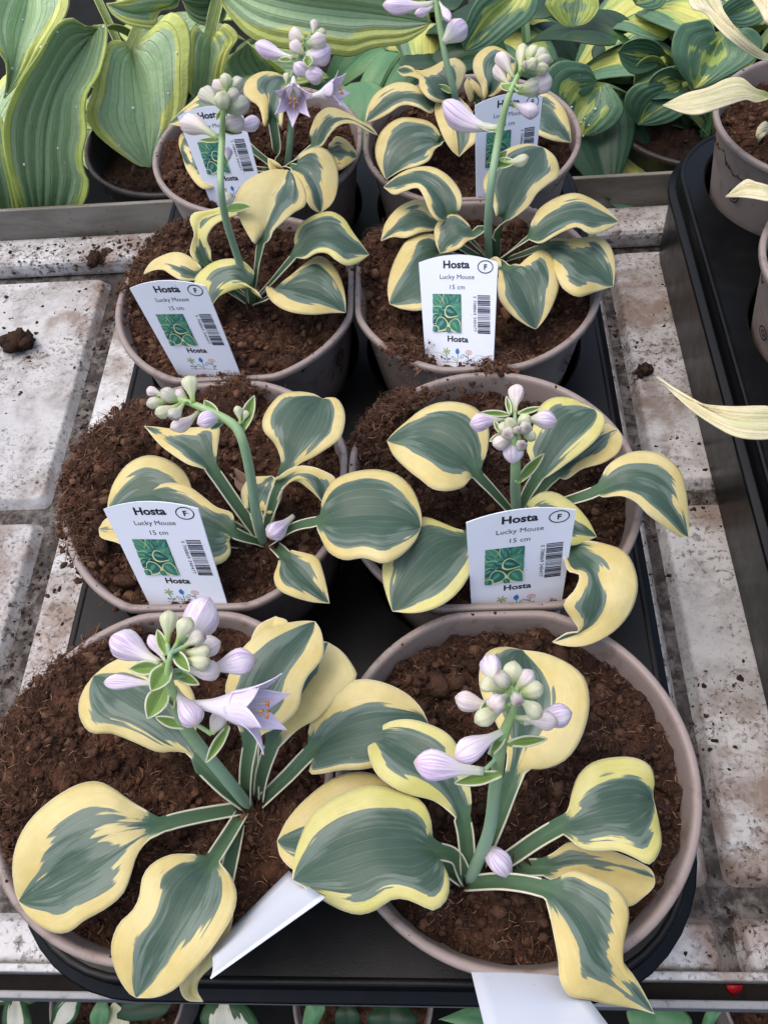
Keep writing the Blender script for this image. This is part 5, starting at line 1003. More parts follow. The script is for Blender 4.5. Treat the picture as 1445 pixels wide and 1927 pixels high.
# ------------------------------------------------------------------ leaves
def leaf_mesh(mid, k, L, R, m, w, arch=.1, rib=0.005, nrib=5, nb=28, npet=12, nc=19, seed=0.0, name='leaf'):
    mid = np.array(mid, float)
    blade = catmull(mid, 220)
    # split the smooth midrib at the blade start
    d = np.linalg.norm(blade - mid[k], axis=1)
    ks = int(np.argmin(d)) if k > 0 else 0
    pet_c = blade[:ks + 1]
    bl_c = blade[ks:]
    def resample(c, n, warp=None):
        s = np.r_[0, np.cumsum(np.linalg.norm(np.diff(c, axis=0), axis=1))]
        t = np.linspace(0, 1, n)
        if warp is not None: t = warp(t)
        return np.stack([np.interp(t * s[-1], s, c[:, q]) for q in range(3)], 1)
    warp = lambda t: .5 - .5 * np.cos(math.pi * t) * (.35 + .65 * 1) if False else t
    Mb = resample(bl_c, nb)
    tan0 = bl_c[min(4, len(bl_c) - 1)] - bl_c[0]
    side0 = np.cross(tan0, (0, 0, 1)); side0 /= np.linalg.norm(side0) + 1e-9
    # which side is the first edge on?
    cL = np.mean(np.array(L, float), axis=0) - np.mean(Mb, axis=0)
    sg = 1.0 if np.dot(cL, side0) > 0 else -1.0
    Ledge = catmull([bl_c[0] + side0 * w * sg] + list(L) + [mid[-1]], nb)
    Redge = catmull([bl_c[0] - side0 * w * sg] + list(R) + [mid[-1]], nb)
    us = np.linspace(-1, 1, nc)
    us = np.sign(us) * np.abs(us) ** .85
    rows_v, U, Vv, PETa, HW = [], [], [], [], []
    if ks > 2:
        Mp = resample(pet_c, npet + 1)[:-1]
        for i in range(npet):
            t = i / npet
            tn = Mp[min(i + 1, npet - 1)] - Mp[max(i - 1, 0)]
            sd_ = np.cross(tn, (0, 0, 1)); n_ = np.linalg.norm(sd_)
            sd_ = sd_ / n_ if n_ > 1e-4 else side0
            if np.dot(sd_, side0) < 0 and i == npet - 1: pass
            up = np.cross(sd_, tn); up /= np.linalg.norm(up) + 1e-9
            if up[2] < 0: up = -up
            # near the blade blend the petiole's width direction into the blade's
            wt = w * (.85 + .15 * t)
            rows_v.append(Mp[i] - sg * -1 * 0 + np.outer(-us * sg * -1 * -1, sd_) * wt + np.outer(np.abs(us) ** 1.6, up) * wt * .75 * (1 - .6 * t ** 3))
            U.append(us); Vv.append(np.full(nc, -.35 * (1 - t))); PETa.append(np.full(nc, 1.0)); HW.append(np.full(nc, wt))
    nrm_prev = None
    for i in range(nb):
        s = i / (nb - 1)
        l, mm, r = Ledge[i], Mb[i], Redge[i]
        tn = Mb[min(i + 1, nb - 1)] - Mb[max(i - 1, 0)]
        ac = r - l
        nr = np.cross(ac, tn); nn = np.linalg.norm(nr)
        nr = nr / nn if nn > 1e-6 else (nrm_prev if nrm_prev is not None else np.array([0, 0, 1.0]))
        if nrm_prev is None:
            if nr[2] < 0: nr = -nr
        elif np.dot(nr, nrm_prev) < 0: nr = -nr
        nrm_prev = nr
        a = np.abs(us)[:, None]
        e = np.where((us < 0)[:, None], l[None], r[None])
        base = mm[None] * (1 - a) + e * a
        hw = np.where(us < 0, np.linalg.norm(l - mm), np.linalg.norm(r - mm))
        damp = math.sin(math.pi * min(max(s, .02), .98)) ** .5
        off = arch * 4 * np.abs(us) * (1 - np.abs(us)) * hw * damp + rib * damp * np.cos(us * math.pi * nrib * 2) * (1 - np.abs(us) ** 4)
        start = max(0, 1 - s * 6)
        off = off + start * w * .55 * np.abs(us) ** 1.6
        rows_v.append(base + off[:, None] * nr[None])
        U.append(us); Vv.append(np.full(nc, s)); PETa.append(np.full(nc, max(0.0, 1 - s * 7.0))); HW.append(hw)
    X = np.array(rows_v); nrw = len(X)
    U = np.array(U); Vv = np.array(Vv); PETa = np.array(PETa); HW = np.array(HW)
    outline = np.vstack([X[nrw - nb:, 0], X[nrw - nb:, -1]])
    flat = X.reshape(-1, 3)
    dd = np.sqrt(((flat[:, None, :] - outline[None, 2:, :]) ** 2).sum(2)).min(1).reshape(nrw, nc)
    if ks > 2:
        dd[:nrw - nb] = (1 - np.abs(U[:nrw - nb])) * HW[:nrw - nb]
    sside = np.clip(U * 2.5 + .5, 0, 1)
    mm_ = m[0] * (1 - sside) + m[1] * sside
    pw = np.clip((Vv - .02) / .36, 0, 1)
    mm_ = .07 * (1 - pw) + mm_ * pw
    dm = dd / mm_
    # towards the tip the centre narrows with the blade and runs right into the point
    hmax = HW[nrw - nb:].max()
    tipw = np.clip((Vv - .62) / .33, 0, 1); tipw = tipw * tipw * (3 - 2 * tipw)
    dm = dm * (1 - tipw) + (1 - np.abs(U)) * (hmax / mm_) * .75 * tipw
    # winding so that the face normals point to the leaf's upper side
    F = np.array(grid_faces(nrw, nc))
    p0, p1, p2 = flat[F[len(F) // 2][0]], flat[F[len(F) // 2][1]], flat[F[len(F) // 2][3]]
    me = fmesh(name, flat, F if np.cross(p1 - p0, p2 - p0)[2] > 0 else F[:, ::-1])
    fattr(me, 'lu', U); fattr(me, 'lv', Vv); fattr(me, 'dm', dm); fattr(me, 'de', dd)
    fattr(me, 'pet', PETa); fattr(me, 'sd', np.full(nrw * nc, seed))
    return me


def add_leaf(root, rec, thick=.05, name='leaf', **kw):
    mid, k, L, R, m, w, mat, arch = rec
    me = leaf_mesh(mid, k, L, R, m, w, arch, seed=random.random() * 60, name=name, **kw)
    o = obj(name, me, root, M[mat])
    s = o.modifiers.new('thickness', 'SOLIDIFY')
    s.thickness = thick * S; s.offset = -1
    return o


def tube(name, P, r, seg=14, ridges=0.0):
    n = max(8, len(P) * 7)
    C = catmull(P, n)
    s0 = np.r_[0, np.cumsum(np.linalg.norm(np.diff(np.array(P, float), axis=0), axis=1))]
    rad = np.interp(np.linspace(0, 1, n), s0 / s0[-1], r)
    V, LV = [], []
    ref = np.array([1.0, 0, 0])
    for i in range(n):
        t = C[min(i + 1, n - 1)] - C[max(i - 1, 0)]; t /= np.linalg.norm(t)
        a = ref - t * np.dot(ref, t); a /= np.linalg.norm(a); ref = a
        b = np.cross(t, a)
        for j in range(seg):
            th = 2 * math.pi * j / seg
            rr = rad[i] * (1 + ridges * math.cos(th * 5))
            V.append(C[i] + rr * (math.cos(th) * a + math.sin(th) * b)); LV.append(i / (n - 1))
    f = grid_faces(n, seg, True)
    f.append(tuple(reversed(range(seg)))); f.append(tuple(range((n - 1) * seg, n * seg)))
    me = mesh(name, V, f)
    fattr(me, 'lv', LV)
    return me


def frame(axis):
    t = np.array(axis, float); t /= np.linalg.norm(t)
    a = np.cross(t, (0, 0, 1.0))
    if np.linalg.norm(a) < 1e-3: a = np.array([1.0, 0, 0])
    a /= np.linalg.norm(a); b = np.cross(t, a)
    return t, a, b


def bud_mesh(b, t, r, seed):
    b = np.array(b, float); t = np.array(t, float)
    t = t + (t - b) * .08; r = r * .97
    ln = np.linalg.norm(t - b)
    ax, a, c = frame(t - b)
    if ln < r * 2.8:            # seen end on: keep a believable bud length
        b = t - ax * r * 2.8; ln = r * 2.8
    long = ln > r * 3.2
    ts = [0, .08, .18, .3, .42, .55, .68, .78, .87, .94, .98, 1.0]
    pr_l = [.26, .27, .30, .38, .56, .80, .95, .95, .76, .46, .20, .02]
    pr_s = [.26, .34, .50, .70, .87, .97, .96, .84, .60, .32, .13, .02]
    pr = pr_l if long else pr_s
    sag = rng.normal() * .06 * ln
    seg = 24
    V, LU, LV = [], [], []
    ph = rng.random() * 6
    for tt, p in zip(ts, pr):
        cc = b + ax * ln * tt + c * sag * math.sin(math.pi * tt)
        for j in range(seg):
            th = 2 * math.pi * j / seg
            rr = r * p * (1 + .05 * math.cos(3 * th + ph) + .06 * math.cos(6 * th + ph * 2))
            V.append(cc + rr * (math.cos(th) * a + math.sin(th) * c)); LU.append(j / seg); LV.append(tt)
    f = grid_faces(len(ts), seg, True)
    f.append(tuple(range((len(ts) - 1) * seg, len(ts) * seg))); f.append(tuple(reversed(range(seg))))
    me = mesh('bud', V, f)
    fattr(me, 'lu', LU); fattr(me, 'lv', LV); fattr(me, 'sd', np.full(len(V), seed))
    return me


def bract_rec(b, t, w):
    b = np.array(b, float); t = np.array(t, float)
    ax, a, c = frame(t - b)
    view = np.array((.1, -.35, .93))    # bracts open upward and a little to the front
    sd_ = np.cross(ax, view); sd_ /= np.linalg.norm(sd_) + 1e-9
    up = np.cross(sd_, ax)
    ln = np.linalg.norm(t - b)
    mid = [b + ax * ln * q - up * .12 * ln * math.sin(math.pi * q) for q in (0, .3, .6, .85, 1)]
    L = [b + ax * ln * q + sd_ * w * .5 * s + up * w * .14 * s for q, s in ((.2, .75), (.45, 1), (.7, .8), (.9, .35))]
    R = [b + ax * ln * q - sd_ * w * .5 * s + up * w * .14 * s for q, s in ((.2, .75), (.45, 1), (.7, .8), (.9, .35))]
    return (mid, 0, L, R, (.045, .045), w * .25, 'bract', .04)


def flower(root, b, mth, r):
    """Trumpet with six spreading lilac tepals and orange anthers."""
    b = np.array(b, float); mth = np.array(mth, float)
    ax, a, c = frame(mth - b); ln = np.linalg.norm(mth - b)
    fl = empty('open_flower', b)
    fl.parent = root
    rl = Vector((0, 0, 0)); p = root
    while p is not None:
        rl += Vector(p.location); p = p.parent
    fl.location = Vector(W3(b)) - rl
    seg = 18
    ts = [0, .12, .25, .38, .5, .62, .72]
    pr = [.10, .11, .13, .17, .24, .33, .40]
    V, LU, LV = [], [], []
    for tt, q in zip(ts, pr):
        for j in range(seg):
            th = 2 * math.pi * j / seg
            V.append(b + ax * ln * tt + r * q * (math.cos(th) * a + math.sin(th) * c)); LU.append(j / seg); LV.append(tt * .5)
    me = mesh('flower_tube', V, grid_faces(len(ts), seg, True))
    fattr(me, 'lu', LU); fattr(me, 'lv', LV); fattr(me, 'sd', np.full(len(V), 3.0))
    o = obj('flower_tube', me, fl, M['petal'])
    for i in range(6):
        th = 2 * math.pi * (i + .3) / 6
        rad = math.cos(th) * a + math.sin(th) * c
        tanv = -math.sin(th) * a + math.cos(th) * c
        outer = i % 2
        V, LU, LV = [], [], []
        nv, nu = 12, 7
        sp = 1.0 + .15 * rng.normal()
        for q in range(nv):
            t = q / (nv - 1)
            along = ln * (.66 + .72 * t - .16 * t * t * sp)
            out = r * (.34 + .26 * t + .30 * t ** 3 * sp)
            wd = r * (.18 + .15 * math.sin(math.pi * min(1, t * 1.15))) * (1 - t ** 4) + .004
            for j in range(nu):
                uu = j / (nu - 1) * 2 - 1
                V.append(b + ax * (along - abs(uu) * wd * .25 + (.02 if outer else 0)) + rad * (out + (.05 * r if outer else 0) - wd * .35 * uu * uu) + tanv * uu * wd)
                LU.append(uu * .18 + i * .3); LV.append(.3 + .6 * t)
        me = mesh('petal', V, grid_faces(nv, nu))
        fattr(me, 'lu', LU); fattr(me, 'lv', LV); fattr(me, 'sd', np.full(len(V), i * 3.7))
        o = obj('petal', me, fl, M['petal'])
        s = o.modifiers.new('thickness', 'SOLIDIFY'); s.thickness = .025 * S
    for i in range(5):
        th = 2 * math.pi * i / 5 + .4
        rad = math.cos(th) * a + math.sin(th) * c
        e = b + ax * ln * (1.05 + .12 * rng.random()) + rad * r * .16
        P = [b + ax * ln * .5, b + ax * ln * .8 + rad * r * .10, e]
        me = tube('stamen', P, [.02, .018, .018], 6)
        fattr(me, 'lu', np.zeros(len(me.vertices))); fattr(me, 'sd', np.zeros(len(me.vertices)))
        obj('stamen', me, fl, M['bud_g'])
        vv, ff = ico()
        A = (vv * np.array([.05, .05, .05]))
        A = A[:, 0:1] * rad + A[:, 1:2] * np.cross(ax, rad) + A[:, 2:3] * ax * .9 + (vv[:, 0:1] * rad) * .06 + e
        obj('anther', mesh('anther', A, [tuple(q) for q in ff]), fl, M['stamen'])
    return fl


PLANTS = {
    'FL': ('hosta at the front left with one open lilac trumpet flower and fat buds', 'variegated hostas in the eight pots'),
    'FR': ('hosta at the front right with tight cluster of buds on upright stalk', 'variegated hostas in the eight pots'),
    'ML': ('hosta in the second row left, its green flower stalk bent to the left', 'variegated hostas in the eight pots'),
    'MR': ('hosta in the second row right with star-like bud head facing upward', 'variegated hostas in the eight pots'),
    'TL': ('hosta in the third row left with one tall mostly yellow leaf', 'variegated hostas in the eight pots'),
    'TR': ('hosta in the third row right with tall stalk and hanging lilac bud', 'variegated hostas in the eight pots'),
    'BL': ('hosta in the back row left with two open lilac flowers', 'variegated hostas in the eight pots'),
    'BR': ('hosta in the back row right, its stalk leaving the top of the picture', 'variegated hostas in the eight pots'),
}
CROWN = {}
for key, (label, grp) in PLANTS.items():
    st = STALKS[key]
    root = empty('hosta_plant', tuple(st['path'][0]), label, 'plant', grp)
    CROWN[key] = root
    for rec in LEAVES[key]:
        add_leaf(root, rec)
    sto = obj('flower_stalk', tube('flower_stalk', st['path'], [q * .74 for q in st['r']], 16, .03), root, M['stalk'])
    for i, (b, t, r, kind) in enumerate(BUDS[key]):
        if np.array(b)[2] < 3 and key in ('FR', 'ML'):
            obj('bud', bud_mesh(b, t, r, rng.random() * 50), root, M['bud_' + kind])
            continue
        obj('bud', bud_mesh(b, t, r, rng.random() * 50), sto, M['bud_' + kind])
        # short stem from the bud to the nearest point of the stalk
        pc = catmull(st['path'], 60)
        q = pc[np.argmin(np.linalg.norm(pc - np.array(b) - np.array([0, 0, .25]), axis=1))]
        if np.linalg.norm(q - np.array(b)) > .12:
            mdl = (q + np.array(b)) / 2
            obj('bud_stem', tube('bud_stem', [q, mdl, b], [.06, .06, .07], 8), sto, M['stalk'])
    for b, t, w in BRACTS[key]:
        add_leaf(sto, bract_rec(b, t, w), thick=.03, name='bract', rib=0.0, nb=14, nc=11)
    for b, mth, r in FLOWERS.get(key, []):
        flower(root, b, mth, r)

big = dict(rib=.1, nrib=3.5, nb=40, nc=41)
root = empty('hosta_plant', (-15.6, 50.6, -9.6), 'big hosta behind the bench with ribbed green leaves edged in lime', 'plant')
root_big = root
for rec in LEAVES['BGL']:
    add_leaf(root, rec, .07, **big)
root2 = empty('hosta_plant', (24.2, 50.2, -9.6), 'hosta behind the bench at the right with yellow-centred blue-green leaves', 'plant')
for rec in LEAVES['BGR']:
    add_leaf(root2, rec, .06, rib=.05, nrib=4, nb=34, nc=33)
root3 = empty('cream_leaved_plant', (26.7, 36.7, -1.6), 'plant with cream wilted leaves in the far right pot', 'plant')
root4 = empty('cream_leaved_plant', (26.6, 24.5, -1.4), 'plant whose long cream leaf reaches in from the right edge', 'plant')
for i, rec in enumerate(LEAVES['PALE']):
    rec = list(rec)
    if i in (2, 3):
        rec[0] = [[25.6, 25.6, -1.3]] + [list(p) for p in rec[0][1:]]
    add_leaf(root4 if i in (2, 3) else root3, rec, .06, rib=.05, nrib=4, nb=36, nc=33)


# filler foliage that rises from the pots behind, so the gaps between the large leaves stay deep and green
def auto_leaf(base, az, reach, rise, length, width, mat, droop=.5, m=(.5, .5)):
    base = np.array(base, float)
    d = np.array([math.cos(az), math.sin(az), 0]); sd_ = np.array([-d[1], d[0], 0])
    p1 = base + d * reach * .5 + np.array([0, 0, rise * .65])
    p2 = base + d * reach + np.array([0, 0, rise])
    mid = [base, p1, p2] + [p2 + d * length * q + np.array([0, 0, length * (.12 * q - droop * q * q)]) for q in (.3, .6, .85, 1.0)]
    def ed(s):
        return [p2 + d * length * q + sd_ * s * width * ww + np.array([0, 0, length * (.12 * q - droop * q * q) + .12 * width * ww]) for q, ww in ((-.04, .25), (.08, .42), (.3, .5), (.55, .44), (.8, .24))]
    return (mid, 2, ed(1), ed(-1), m, .35, mat, .12)


rf = random.Random(5)
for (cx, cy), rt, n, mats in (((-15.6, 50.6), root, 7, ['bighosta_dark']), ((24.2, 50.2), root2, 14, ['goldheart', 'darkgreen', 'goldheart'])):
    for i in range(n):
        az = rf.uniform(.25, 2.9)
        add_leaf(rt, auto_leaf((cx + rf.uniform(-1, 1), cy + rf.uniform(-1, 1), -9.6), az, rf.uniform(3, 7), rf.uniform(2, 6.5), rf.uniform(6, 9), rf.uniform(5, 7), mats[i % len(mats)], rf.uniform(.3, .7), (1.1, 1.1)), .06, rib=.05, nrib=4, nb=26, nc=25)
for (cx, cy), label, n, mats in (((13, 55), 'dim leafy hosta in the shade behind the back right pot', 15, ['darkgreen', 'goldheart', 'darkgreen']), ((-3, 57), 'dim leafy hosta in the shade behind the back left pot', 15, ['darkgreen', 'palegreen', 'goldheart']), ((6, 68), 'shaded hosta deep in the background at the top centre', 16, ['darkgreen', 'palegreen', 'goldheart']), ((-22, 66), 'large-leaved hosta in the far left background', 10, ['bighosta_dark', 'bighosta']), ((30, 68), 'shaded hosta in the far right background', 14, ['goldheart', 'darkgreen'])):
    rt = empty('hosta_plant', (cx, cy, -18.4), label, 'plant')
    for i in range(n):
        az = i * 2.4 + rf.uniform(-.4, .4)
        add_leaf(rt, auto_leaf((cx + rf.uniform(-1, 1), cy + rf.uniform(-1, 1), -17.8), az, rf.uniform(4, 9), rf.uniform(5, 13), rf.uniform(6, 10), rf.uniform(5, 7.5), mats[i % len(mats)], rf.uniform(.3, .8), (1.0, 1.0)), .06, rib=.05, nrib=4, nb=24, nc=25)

# leaves on the shelf below
lows = [('white-streaked plant on the lower shelf under the left of the rail', (-23.2, -5.4), [1, 2, 3, 4, 5, 6]), ('plant with a broad white-centred leaf on the lower shelf', (-14.0, -7.0), [0]), ('green-leaved plant in the lower pot under the middle of the rail', (-3.3, -5.4), [7, 8, 9, 10]), ('green plant on the lower shelf at the bottom right', (21.0, -7.0), [11, 12])]
for label, (cx, cy), idx in lows:
    rt = empty('shelf_plant', (cx, cy, -47.5), label, 'plant')
    for i in idx:
        add_leaf(rt, LEAVES['LOW'][i], .06, nb=20, nc=15)

# ------------------------------------------------------------------ plant labels
class Flat:
    """Thin printed shapes; every layer lies a hair above the one below."""
    def __init__(s): s.v, s.f, s.c = [], [], []
    def poly(s, pts, col, z=0.0):
        i = len(s.v)
        for p in pts: s.v.append((p[0], p[1], z)); s.c.append(col)
        s.f.append(tuple(range(i, i + len(pts))))
    def line(s, pts, w, col, z=0.0, close=False):
        pts = [np.array(p, float) for p in pts]
        if close: pts.append(pts[0])
        for a, b in zip(pts[:-1], pts[1:]):
            d = (b - a) / (np.linalg.norm(b - a) + 1e-9); n = np.array([-d[1], d[0]]) * w / 2
            s.poly([a - n - d * w * .2, b - n + d * w * .2, b + n + d * w * .2, a + n - d * w * .2], col, z)
    def mesh(s, name):
        me = bpy.data.meshes.new(name)
        me.from_pydata([(x * S, y * S, z * S) for x, y, z in s.v], [], s.f)
        cattr(me, s.c); me.materials.append(M['print'])
        return me


def text_mesh(body, size, bold=0.0, stretch=1.0, shear=0):
    cu = bpy.data.curves.new('lettering', 'FONT')
    cu.body = body; cu.size = size * S; cu.align_x = 'CENTER'; cu.offset = bold * S; cu.resolution_u = 3
    o = bpy.data.objects.new('lettering_tmp', cu)
    sc.collection.objects.link(o)
    dg = bpy.context.evaluated_depsgraph_get()
    me = bpy.data.meshes.new_from_object(o.evaluated_get(dg))
    bpy.data.objects.remove(o); bpy.data.curves.remove(cu)
    me.materials.clear()
    for v in me.vertices: v.co.x *= stretch
    me.materials.append(INK)
    me.name = 'lettering'
    return me


INK = NT('black_ink').set(srgb(28, 26, 34), 0.5)
def ell(cx, cy, rx, ry, n=28, rot=0.0):
    c, s_ = math.cos(rot), math.sin(rot)
    return [(cx + c * rx * math.cos(t) - s_ * ry * math.sin(t), cy + s_ * rx * math.cos(t) + c * ry * math.sin(t)) for t in np.linspace(0, 2 * math.pi, n, endpoint=False)]

# everything below is measured down from the card's top corners (y = 0)
def clip_rect(pts, x0, x1, y0, y1):
    return [(min(max(x, x0), x1), min(max(y, y0), y1)) for x, y in pts]

def photo_print():
    f = Flat(); r = random.Random(3)
    x0, x1, y0, y1 = -1.32, .18, -3.18, -1.42
    f.poly([(x0, y0), (x1, y0), (x1, y1), (x0, y1)], srgb(44, 92, 82), .004)
    z = .006
    spots = [(-.15, -1.55, .22, .16), (-.6, -1.62, .3, .2), (-1.1, -1.6, .3, .2), (-1.15, -1.85, .25, .18), (-.5, -1.78, .24, .16), (.02, -1.75, .3, .24), (-.85, -2.0, .24, .16), (-.1, -2.0, .3, .26), (-1.12, -2.2, .32, .24), (-.7, -2.2, .24, .2), (.05, -2.35, .25, .25), (-1.2, -2.6, .3, .22), (-.35, -2.25, .31, .27), (-.1, -2.9, .34, .3), (-.85, -2.85, .34, .32), (-1.2, -3.1, .22, .18), (-.45, -3.12, .2, .14)]
    def lf(cx, cy, rx, ry, rot):
        q = []
        for t in np.linspace(0, 2 * math.pi, 22, endpoint=False):
            x = rx * math.cos(t); y = ry * math.sin(t) * (1 - .35 * math.cos(t)) 
            if math.cos(t) > .8: x += rx * (math.cos(t) - .8) * 1.3
            q.append((cx + math.cos(rot) * x - math.sin(rot) * y, cy + math.sin(rot) * x + math.cos(rot) * y))
        return clip_rect(q, x0, x1, y0, y1)
    for i, (cx, cy, rx, ry) in enumerate(spots):
        rot = math.atan2(cy + 2.25, cx + .5) + r.uniform(-.5, .5)
        rim = r.choice([srgb(150, 186, 140), srgb(84, 142, 116), srgb(64, 124, 106)]) if i < 12 else srgb(206, 214, 156)
        k = 1.06
        f.poly(lf(cx, cy, rx * k, ry * k, rot), rim, z)
        g = r.choice([srgb(44, 104, 98), srgb(58, 122, 104), srgb(36, 90, 90), srgb(74, 136, 110)])
        f.poly(lf(cx + r.uniform(-.03, .03), cy + r.uniform(-.02, .02), rx * .95, ry * .86, rot), g, z + .002)
        f.poly(lf(cx - .04, cy + .05, rx * .6, ry * .25, rot), srgb(88, 150, 128), z + .003)
        z += .0035
    return f.mesh('photo_print')

def barcode_print():
    f = Flat(); r = random.Random(9)
    ink = srgb(30, 28, 36)
    y = -1.45
    while y > -3.2:
        w = r.choice([.018, .018, .03, .045, .06])
        f.poly([(1.02, y - w), (1.66, y - w), (1.66, y), (1.02, y)], ink, .004)
        y -= w + r.choice([.016, .02, .03, .045])
    return f.mesh('barcode')

def badge_print():
    f = Flat()
    f.line(ell(1.42, -.20, .37, .27, 30), .045, srgb(30, 28, 36), .004, True)
    return f.mesh('badge_ring')

def drawing_print():
    f = Flat()
    gr, dg = srgb(96, 140, 90), srgb(40, 110, 110)
    f.line([(-.85, -4.62), (-.4, -4.60), (.1, -4.61), (.65, -4.63)], .022, srgb(150, 110, 110), .004)
    for t in range(6):
        a = t * 1.047 + .3
        f.poly(ell(-.63 + .13 * math.cos(a), -4.1 + .1 * math.sin(a), .1, .035, 12, a), srgb(150, 172, 110), .005 + t * .0006)
    f.line([(-.63, -4.15), (-.62, -4.4), (-.58, -4.66)], .028, dg, .004)
    f.poly(ell(-.05, -4.08, .11, .13, 16), srgb(40, 120, 190), .005)
    f.poly([(-.09, -4.0), (-.03, -3.9), (.03, -4.0)], srgb(40, 120, 190), .0056)
    f.line([(-.03, -4.2), (-.03, -4.42), (-.07, -4.62)], .03, dg, .004)
    f.line(ell(-.24, -4.42, .14, .055, 14, -.6), .022, dg, .005, True)
    f.line(ell(.2, -4.3, .14, .055, 14, .6), .022, dg, .005, True)
    f.line(ell(.55, -4.1, .16, .1, 18), .03, srgb(226, 150, 120), .005, True)
    f.line(ell(.55, -4.1, .07, .04, 12), .025, srgb(226, 150, 120), .005, True)
    f.line([(.5, -4.22), (.52, -4.4), (.5, -4.64)], .03, dg, .004)
    f.poly(ell(.42, -4.3, .08, .03, 10, -.5), dg, .005); f.poly(ell(.62, -4.44, .08, .03, 10, .6), dg, .006)
    f.poly(ell(-.74, -4.46, .08, .035, 10, -.4), dg, .005); f.poly(ell(-.5, -4.46, .08, .035, 10, .5), dg, .006)
    return f.mesh('flower_drawing')

ART = [('photo_print', photo_print()), ('barcode', barcode_print()), ('badge_ring', badge_print()), ('flower_drawing', drawing_print())]
LETTER = [(text_mesh('Hosta', .47, .016, 1.2), (-.06, -.25), 0), (text_mesh('F', .32, .012, 1.1), (1.42, -.31), 0), (text_mesh('Lucky Mouse', .3, 0, 1.14), (-.03, -.74), 0),
          (text_mesh('15 cm', .3, 0, 1.15), (-.03, -1.2), 0), (text_mesh('Hosta', .38, .012, 1.2), (-.03, -3.62), 0), (text_mesh('5 708869 340477', .21, 0, 1.1), (.81, -2.3), -90)]


def card_mesh(top=0.0, bottom=-6.6, w0=2.03, w1=1.72, arch=.34, th=.045):
    n = 16
    out = [(-w1, bottom), (w1, bottom), (w0, top)]
    for i in range(1, n):
        t = i / n
        out.append((w0 - 2 * w0 * t, top + arch * (1 - (2 * t - 1) ** 2)))
    out.append((-w0, top))
    k = len(out)
    v = [(x * S, y * S, 0) for x, y in out] + [(x * S, y * S, -th * S) for x, y in out]
    f = [tuple(range(k)), tuple(reversed(range(k, 2 * k)))] + [(i, i + k, (i + 1) % k + k, (i + 1) % k) for i in range(k)]
    me = bpy.data.meshes.new('card'); me.from_pydata(v, [], f); me.update()
    me.materials.append(M['card'])
    return me


CARD = card_mesh()
TAGLAB = {'TL': 'white plant label leaning left in the third row left pot', 'TR': 'white plant label facing forward in the third row right pot', 'ML': 'white plant label leaning left in the second row left pot', 'MR': 'white plant label with dirt specks in the second row right pot', 'BL': 'white plant label partly behind buds in the back left pot', 'BR': 'white plant label half hidden by a flower stalk, back right pot'}
for key, (bx, by, yaw, lean, roll, H) in TAGS.items():
    Mx = Matrix.Rotation(yaw, 4, 'Z') @ Matrix.Rotation(math.pi / 2 - lean, 4, 'X') @ Matrix.Rotation(roll, 4, 'Z')
    top = Vector(W3((bx, by, -.6))) + Mx.to_3x3() @ Vector((0, H * S, 0))
    root = bpy.data.objects.new('plant_label', None); sc.collection.objects.link(root)
    root.empty_display_size = .01
    root.matrix_world = Matrix.Translation(top) @ Mx
    tag(root, TAGLAB[key], 'label', 'plant labels in the hosta pots')
    def put(name, me, loc=(0, 0, 0), rz=0.0):
        o = bpy.data.objects.new(name, me); sc.collection.objects.link(o); o.parent = root
        o.location = loc; o.rotation_euler = (0, 0, math.radians(rz))
        return o
    put('card', CARD)
    for nme, me in ART:
        put(nme, me, (0, 0, .004 * S))
    for me, (x, y), rz in LETTER:
        put('lettering', me, (x * S, y * S, .009 * S), rz)


def bent_card(name, A, B, C, D, bow, label):
    """Blank back of a label, bowed lengthways."""
    A, B, C, D = [np.array(p, float) for p in (A, B, C, D)]
    nu, nv = 9, 14
    nrm = np.cross(B - A, D - A); nrm /= np.linalg.norm(nrm)
    V = []
    for i in range(nv):
        v = i / (nv - 1)
        for j in range(nu):
            u = j / (nu - 1)
            p = (A * (1 - u) + B * u) * (1 - v) + (D * (1 - u) + C * u) * v
            V.append(p + nrm * bow * (1 - (2 * u - 1) ** 2))
    o = obj('plant_label', mesh(name, V, grid_faces(nv, nu)), mat=M['card'])
    s = o.modifiers.new('thickness', 'SOLIDIFY'); s.thickness = .045 * S
    tag(o, label, 'label', 'plant labels in the hosta pots')
    return o


bent_card('plant_label', (-1.32, -3.25, -0.2), (0.47, -4.54, 3.6), (-2.48, -6.61, 4.0), (-3.52, -5.63, 0.4), .12, 'blank white back of a label, tipped sideways between the front pots')
bent_card('plant_label', (4.58, -6.05, -.3), (7.6, -6.15, -.3), (8.55, -8.3, 4.0), (5.0, -8.35, 4.0), -.05, 'blank white back of a label leaning out over the front right rim')

# ------------------------------------------------------------------ small things
def clod(x, y, r, label, z=-11.0):
    n = 60
    d = rng.normal(size=(n, 3)); d /= np.linalg.norm(d, axis=1)[:, None]
    P = d * np.array([r, r * .75, r * .6]) * (.3 + .6 * rng.random((n, 1))) + np.array([x, y, z + r * .5])
    o = obj('soil_clod', crumbs('soil_clod', P, np.full(n, r * .42) * (.5 + rng.random(n))), mat=M['crumb'])
    tag(o, label, 'soil')


clod(-24.9, 32.2, 1.0, 'dark round clod of soil on the bench, left')
clod(-20.6, 40.6, .9, 'dark crumbled soil heap on the back ledge of the bench')
clod(16.9, 27.6, .5, 'small flat patch of soil on the bench right of the pots')
n = 1500
X = np.where(rng.random(n) < .5, rng.uniform(-34, -13.5, n), rng.uniform(13.8, 20, n))
Y = rng.uniform(-5, 42, n)
keep = fbm(X * .25 + 20, Y * .25 + 20, 3, 3) > .40
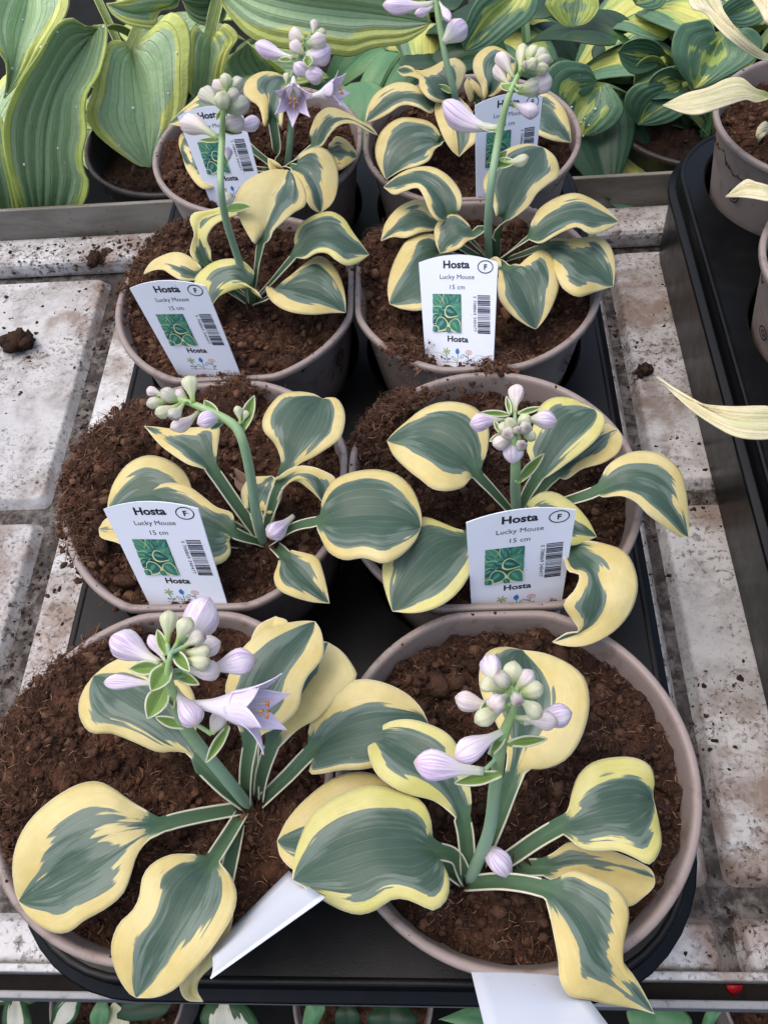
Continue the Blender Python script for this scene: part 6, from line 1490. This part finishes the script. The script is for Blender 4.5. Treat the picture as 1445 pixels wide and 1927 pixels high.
# crumbs fallen beside the overfull pots and in the grooves
X2 = np.concatenate([rng.normal(-14.2, .8, 160), rng.normal(-19.3, .5, 320), rng.normal(-20, 4, 240), rng.normal(15.8, .35, 120)])
Y2 = np.concatenate([rng.normal(12, 4.0, 160), rng.uniform(-4, 39, 320), rng.normal(40.8, .8, 240), rng.uniform(-4, 39, 120)])
Zz = np.concatenate([np.full(keep.sum(), -10.99), np.full(160, -10.99), np.full(320, -11.72), np.full(240, -10.18), np.full(120, -11.72)])
P = np.stack([np.r_[X[keep], X2], np.r_[Y[keep], Y2], Zz], 1)
o = obj('soil_crumbs', crumbs('soil_crumbs', P, .035 + .13 * rng.random(len(P)) ** 3, .5), mat=M['crumb'])
tag(o, 'scattered dark soil crumbs on the white bench', 'soil', kind='stuff')
# dried leaf curled behind the second row left stalk
rec = ([[-5.4, 13.4, -.6], [-5.0, 12.9, -.3], [-4.6, 12.5, -.2], [-4.2, 12.3, -.4], [-3.6, 12.4, -.5]], 1, [[-5.0, 13.2, .1], [-4.5, 12.9, .1], [-4.0, 12.7, -.2]], [[-4.9, 12.4, -.2], [-4.4, 12.0, -.3], [-3.9, 12.1, -.5]], (.3, .3), .05, 'dry', .1)
M['dry'] = leaf_material('dry_leaf', srgb(150, 118, 92), srgb(170, 140, 112), srgb(160, 128, 100), srgb(140, 108, 84), srgb(176, 148, 120))
add_leaf(CROWN['ML'], rec, .03, name='dry_leaf')
# red petal caught in the frame channel
V = [(15.7, -5.8, -12.7), (16.4, -5.8, -12.7), (16.35, -5.98, -12.75), (16.0, -6.2, -12.9), (15.75, -5.98, -12.75)]
o = obj('red_petal', mesh('red_petal', V, [(0, 1, 2, 4), (2, 3, 4)]), mat=M['red'])
s = o.modifiers.new('thickness', 'SOLIDIFY'); s.thickness = .03 * S
tag(o, 'small bright red petal lying in front of the bench edge', 'petal')
# water drops on the big leaves behind
def drops(leaf, n, parent):
    me = leaf.data
    k = len(me.polygons)
    P, Sz = [], []
    for i in range(n):
        p = me.polygons[rng.integers(int(k * .3), k)]
        c = np.array(p.center) / S - np.array([0, 0, Z0]) + np.array(p.normal) * .04
        P.append(c); Sz.append(.03 + .09 * rng.random() ** 4)
    v, f = ico()
    n = len(P)
    X = (v[None] * np.array(Sz)[:, None, None]) + np.array(P)[:, None, :]
    F = (f[None] + (np.arange(n) * 12)[:, None, None]).reshape(-1, 3)
    o = obj('water_drops', fmesh('water_drops', X.reshape(-1, 3), F), parent, M['drop'])
    o['kind'] = 'stuff'


for i, n in ((0, 16), (1, 18), (3, 20)):
    drops([c for c in root_big.children if c.name.startswith('leaf')][i], n, root_big)
drops([c for c in root2.children if c.name.startswith('leaf')][1], 14, root2)
bpy.context.view_layer.update()
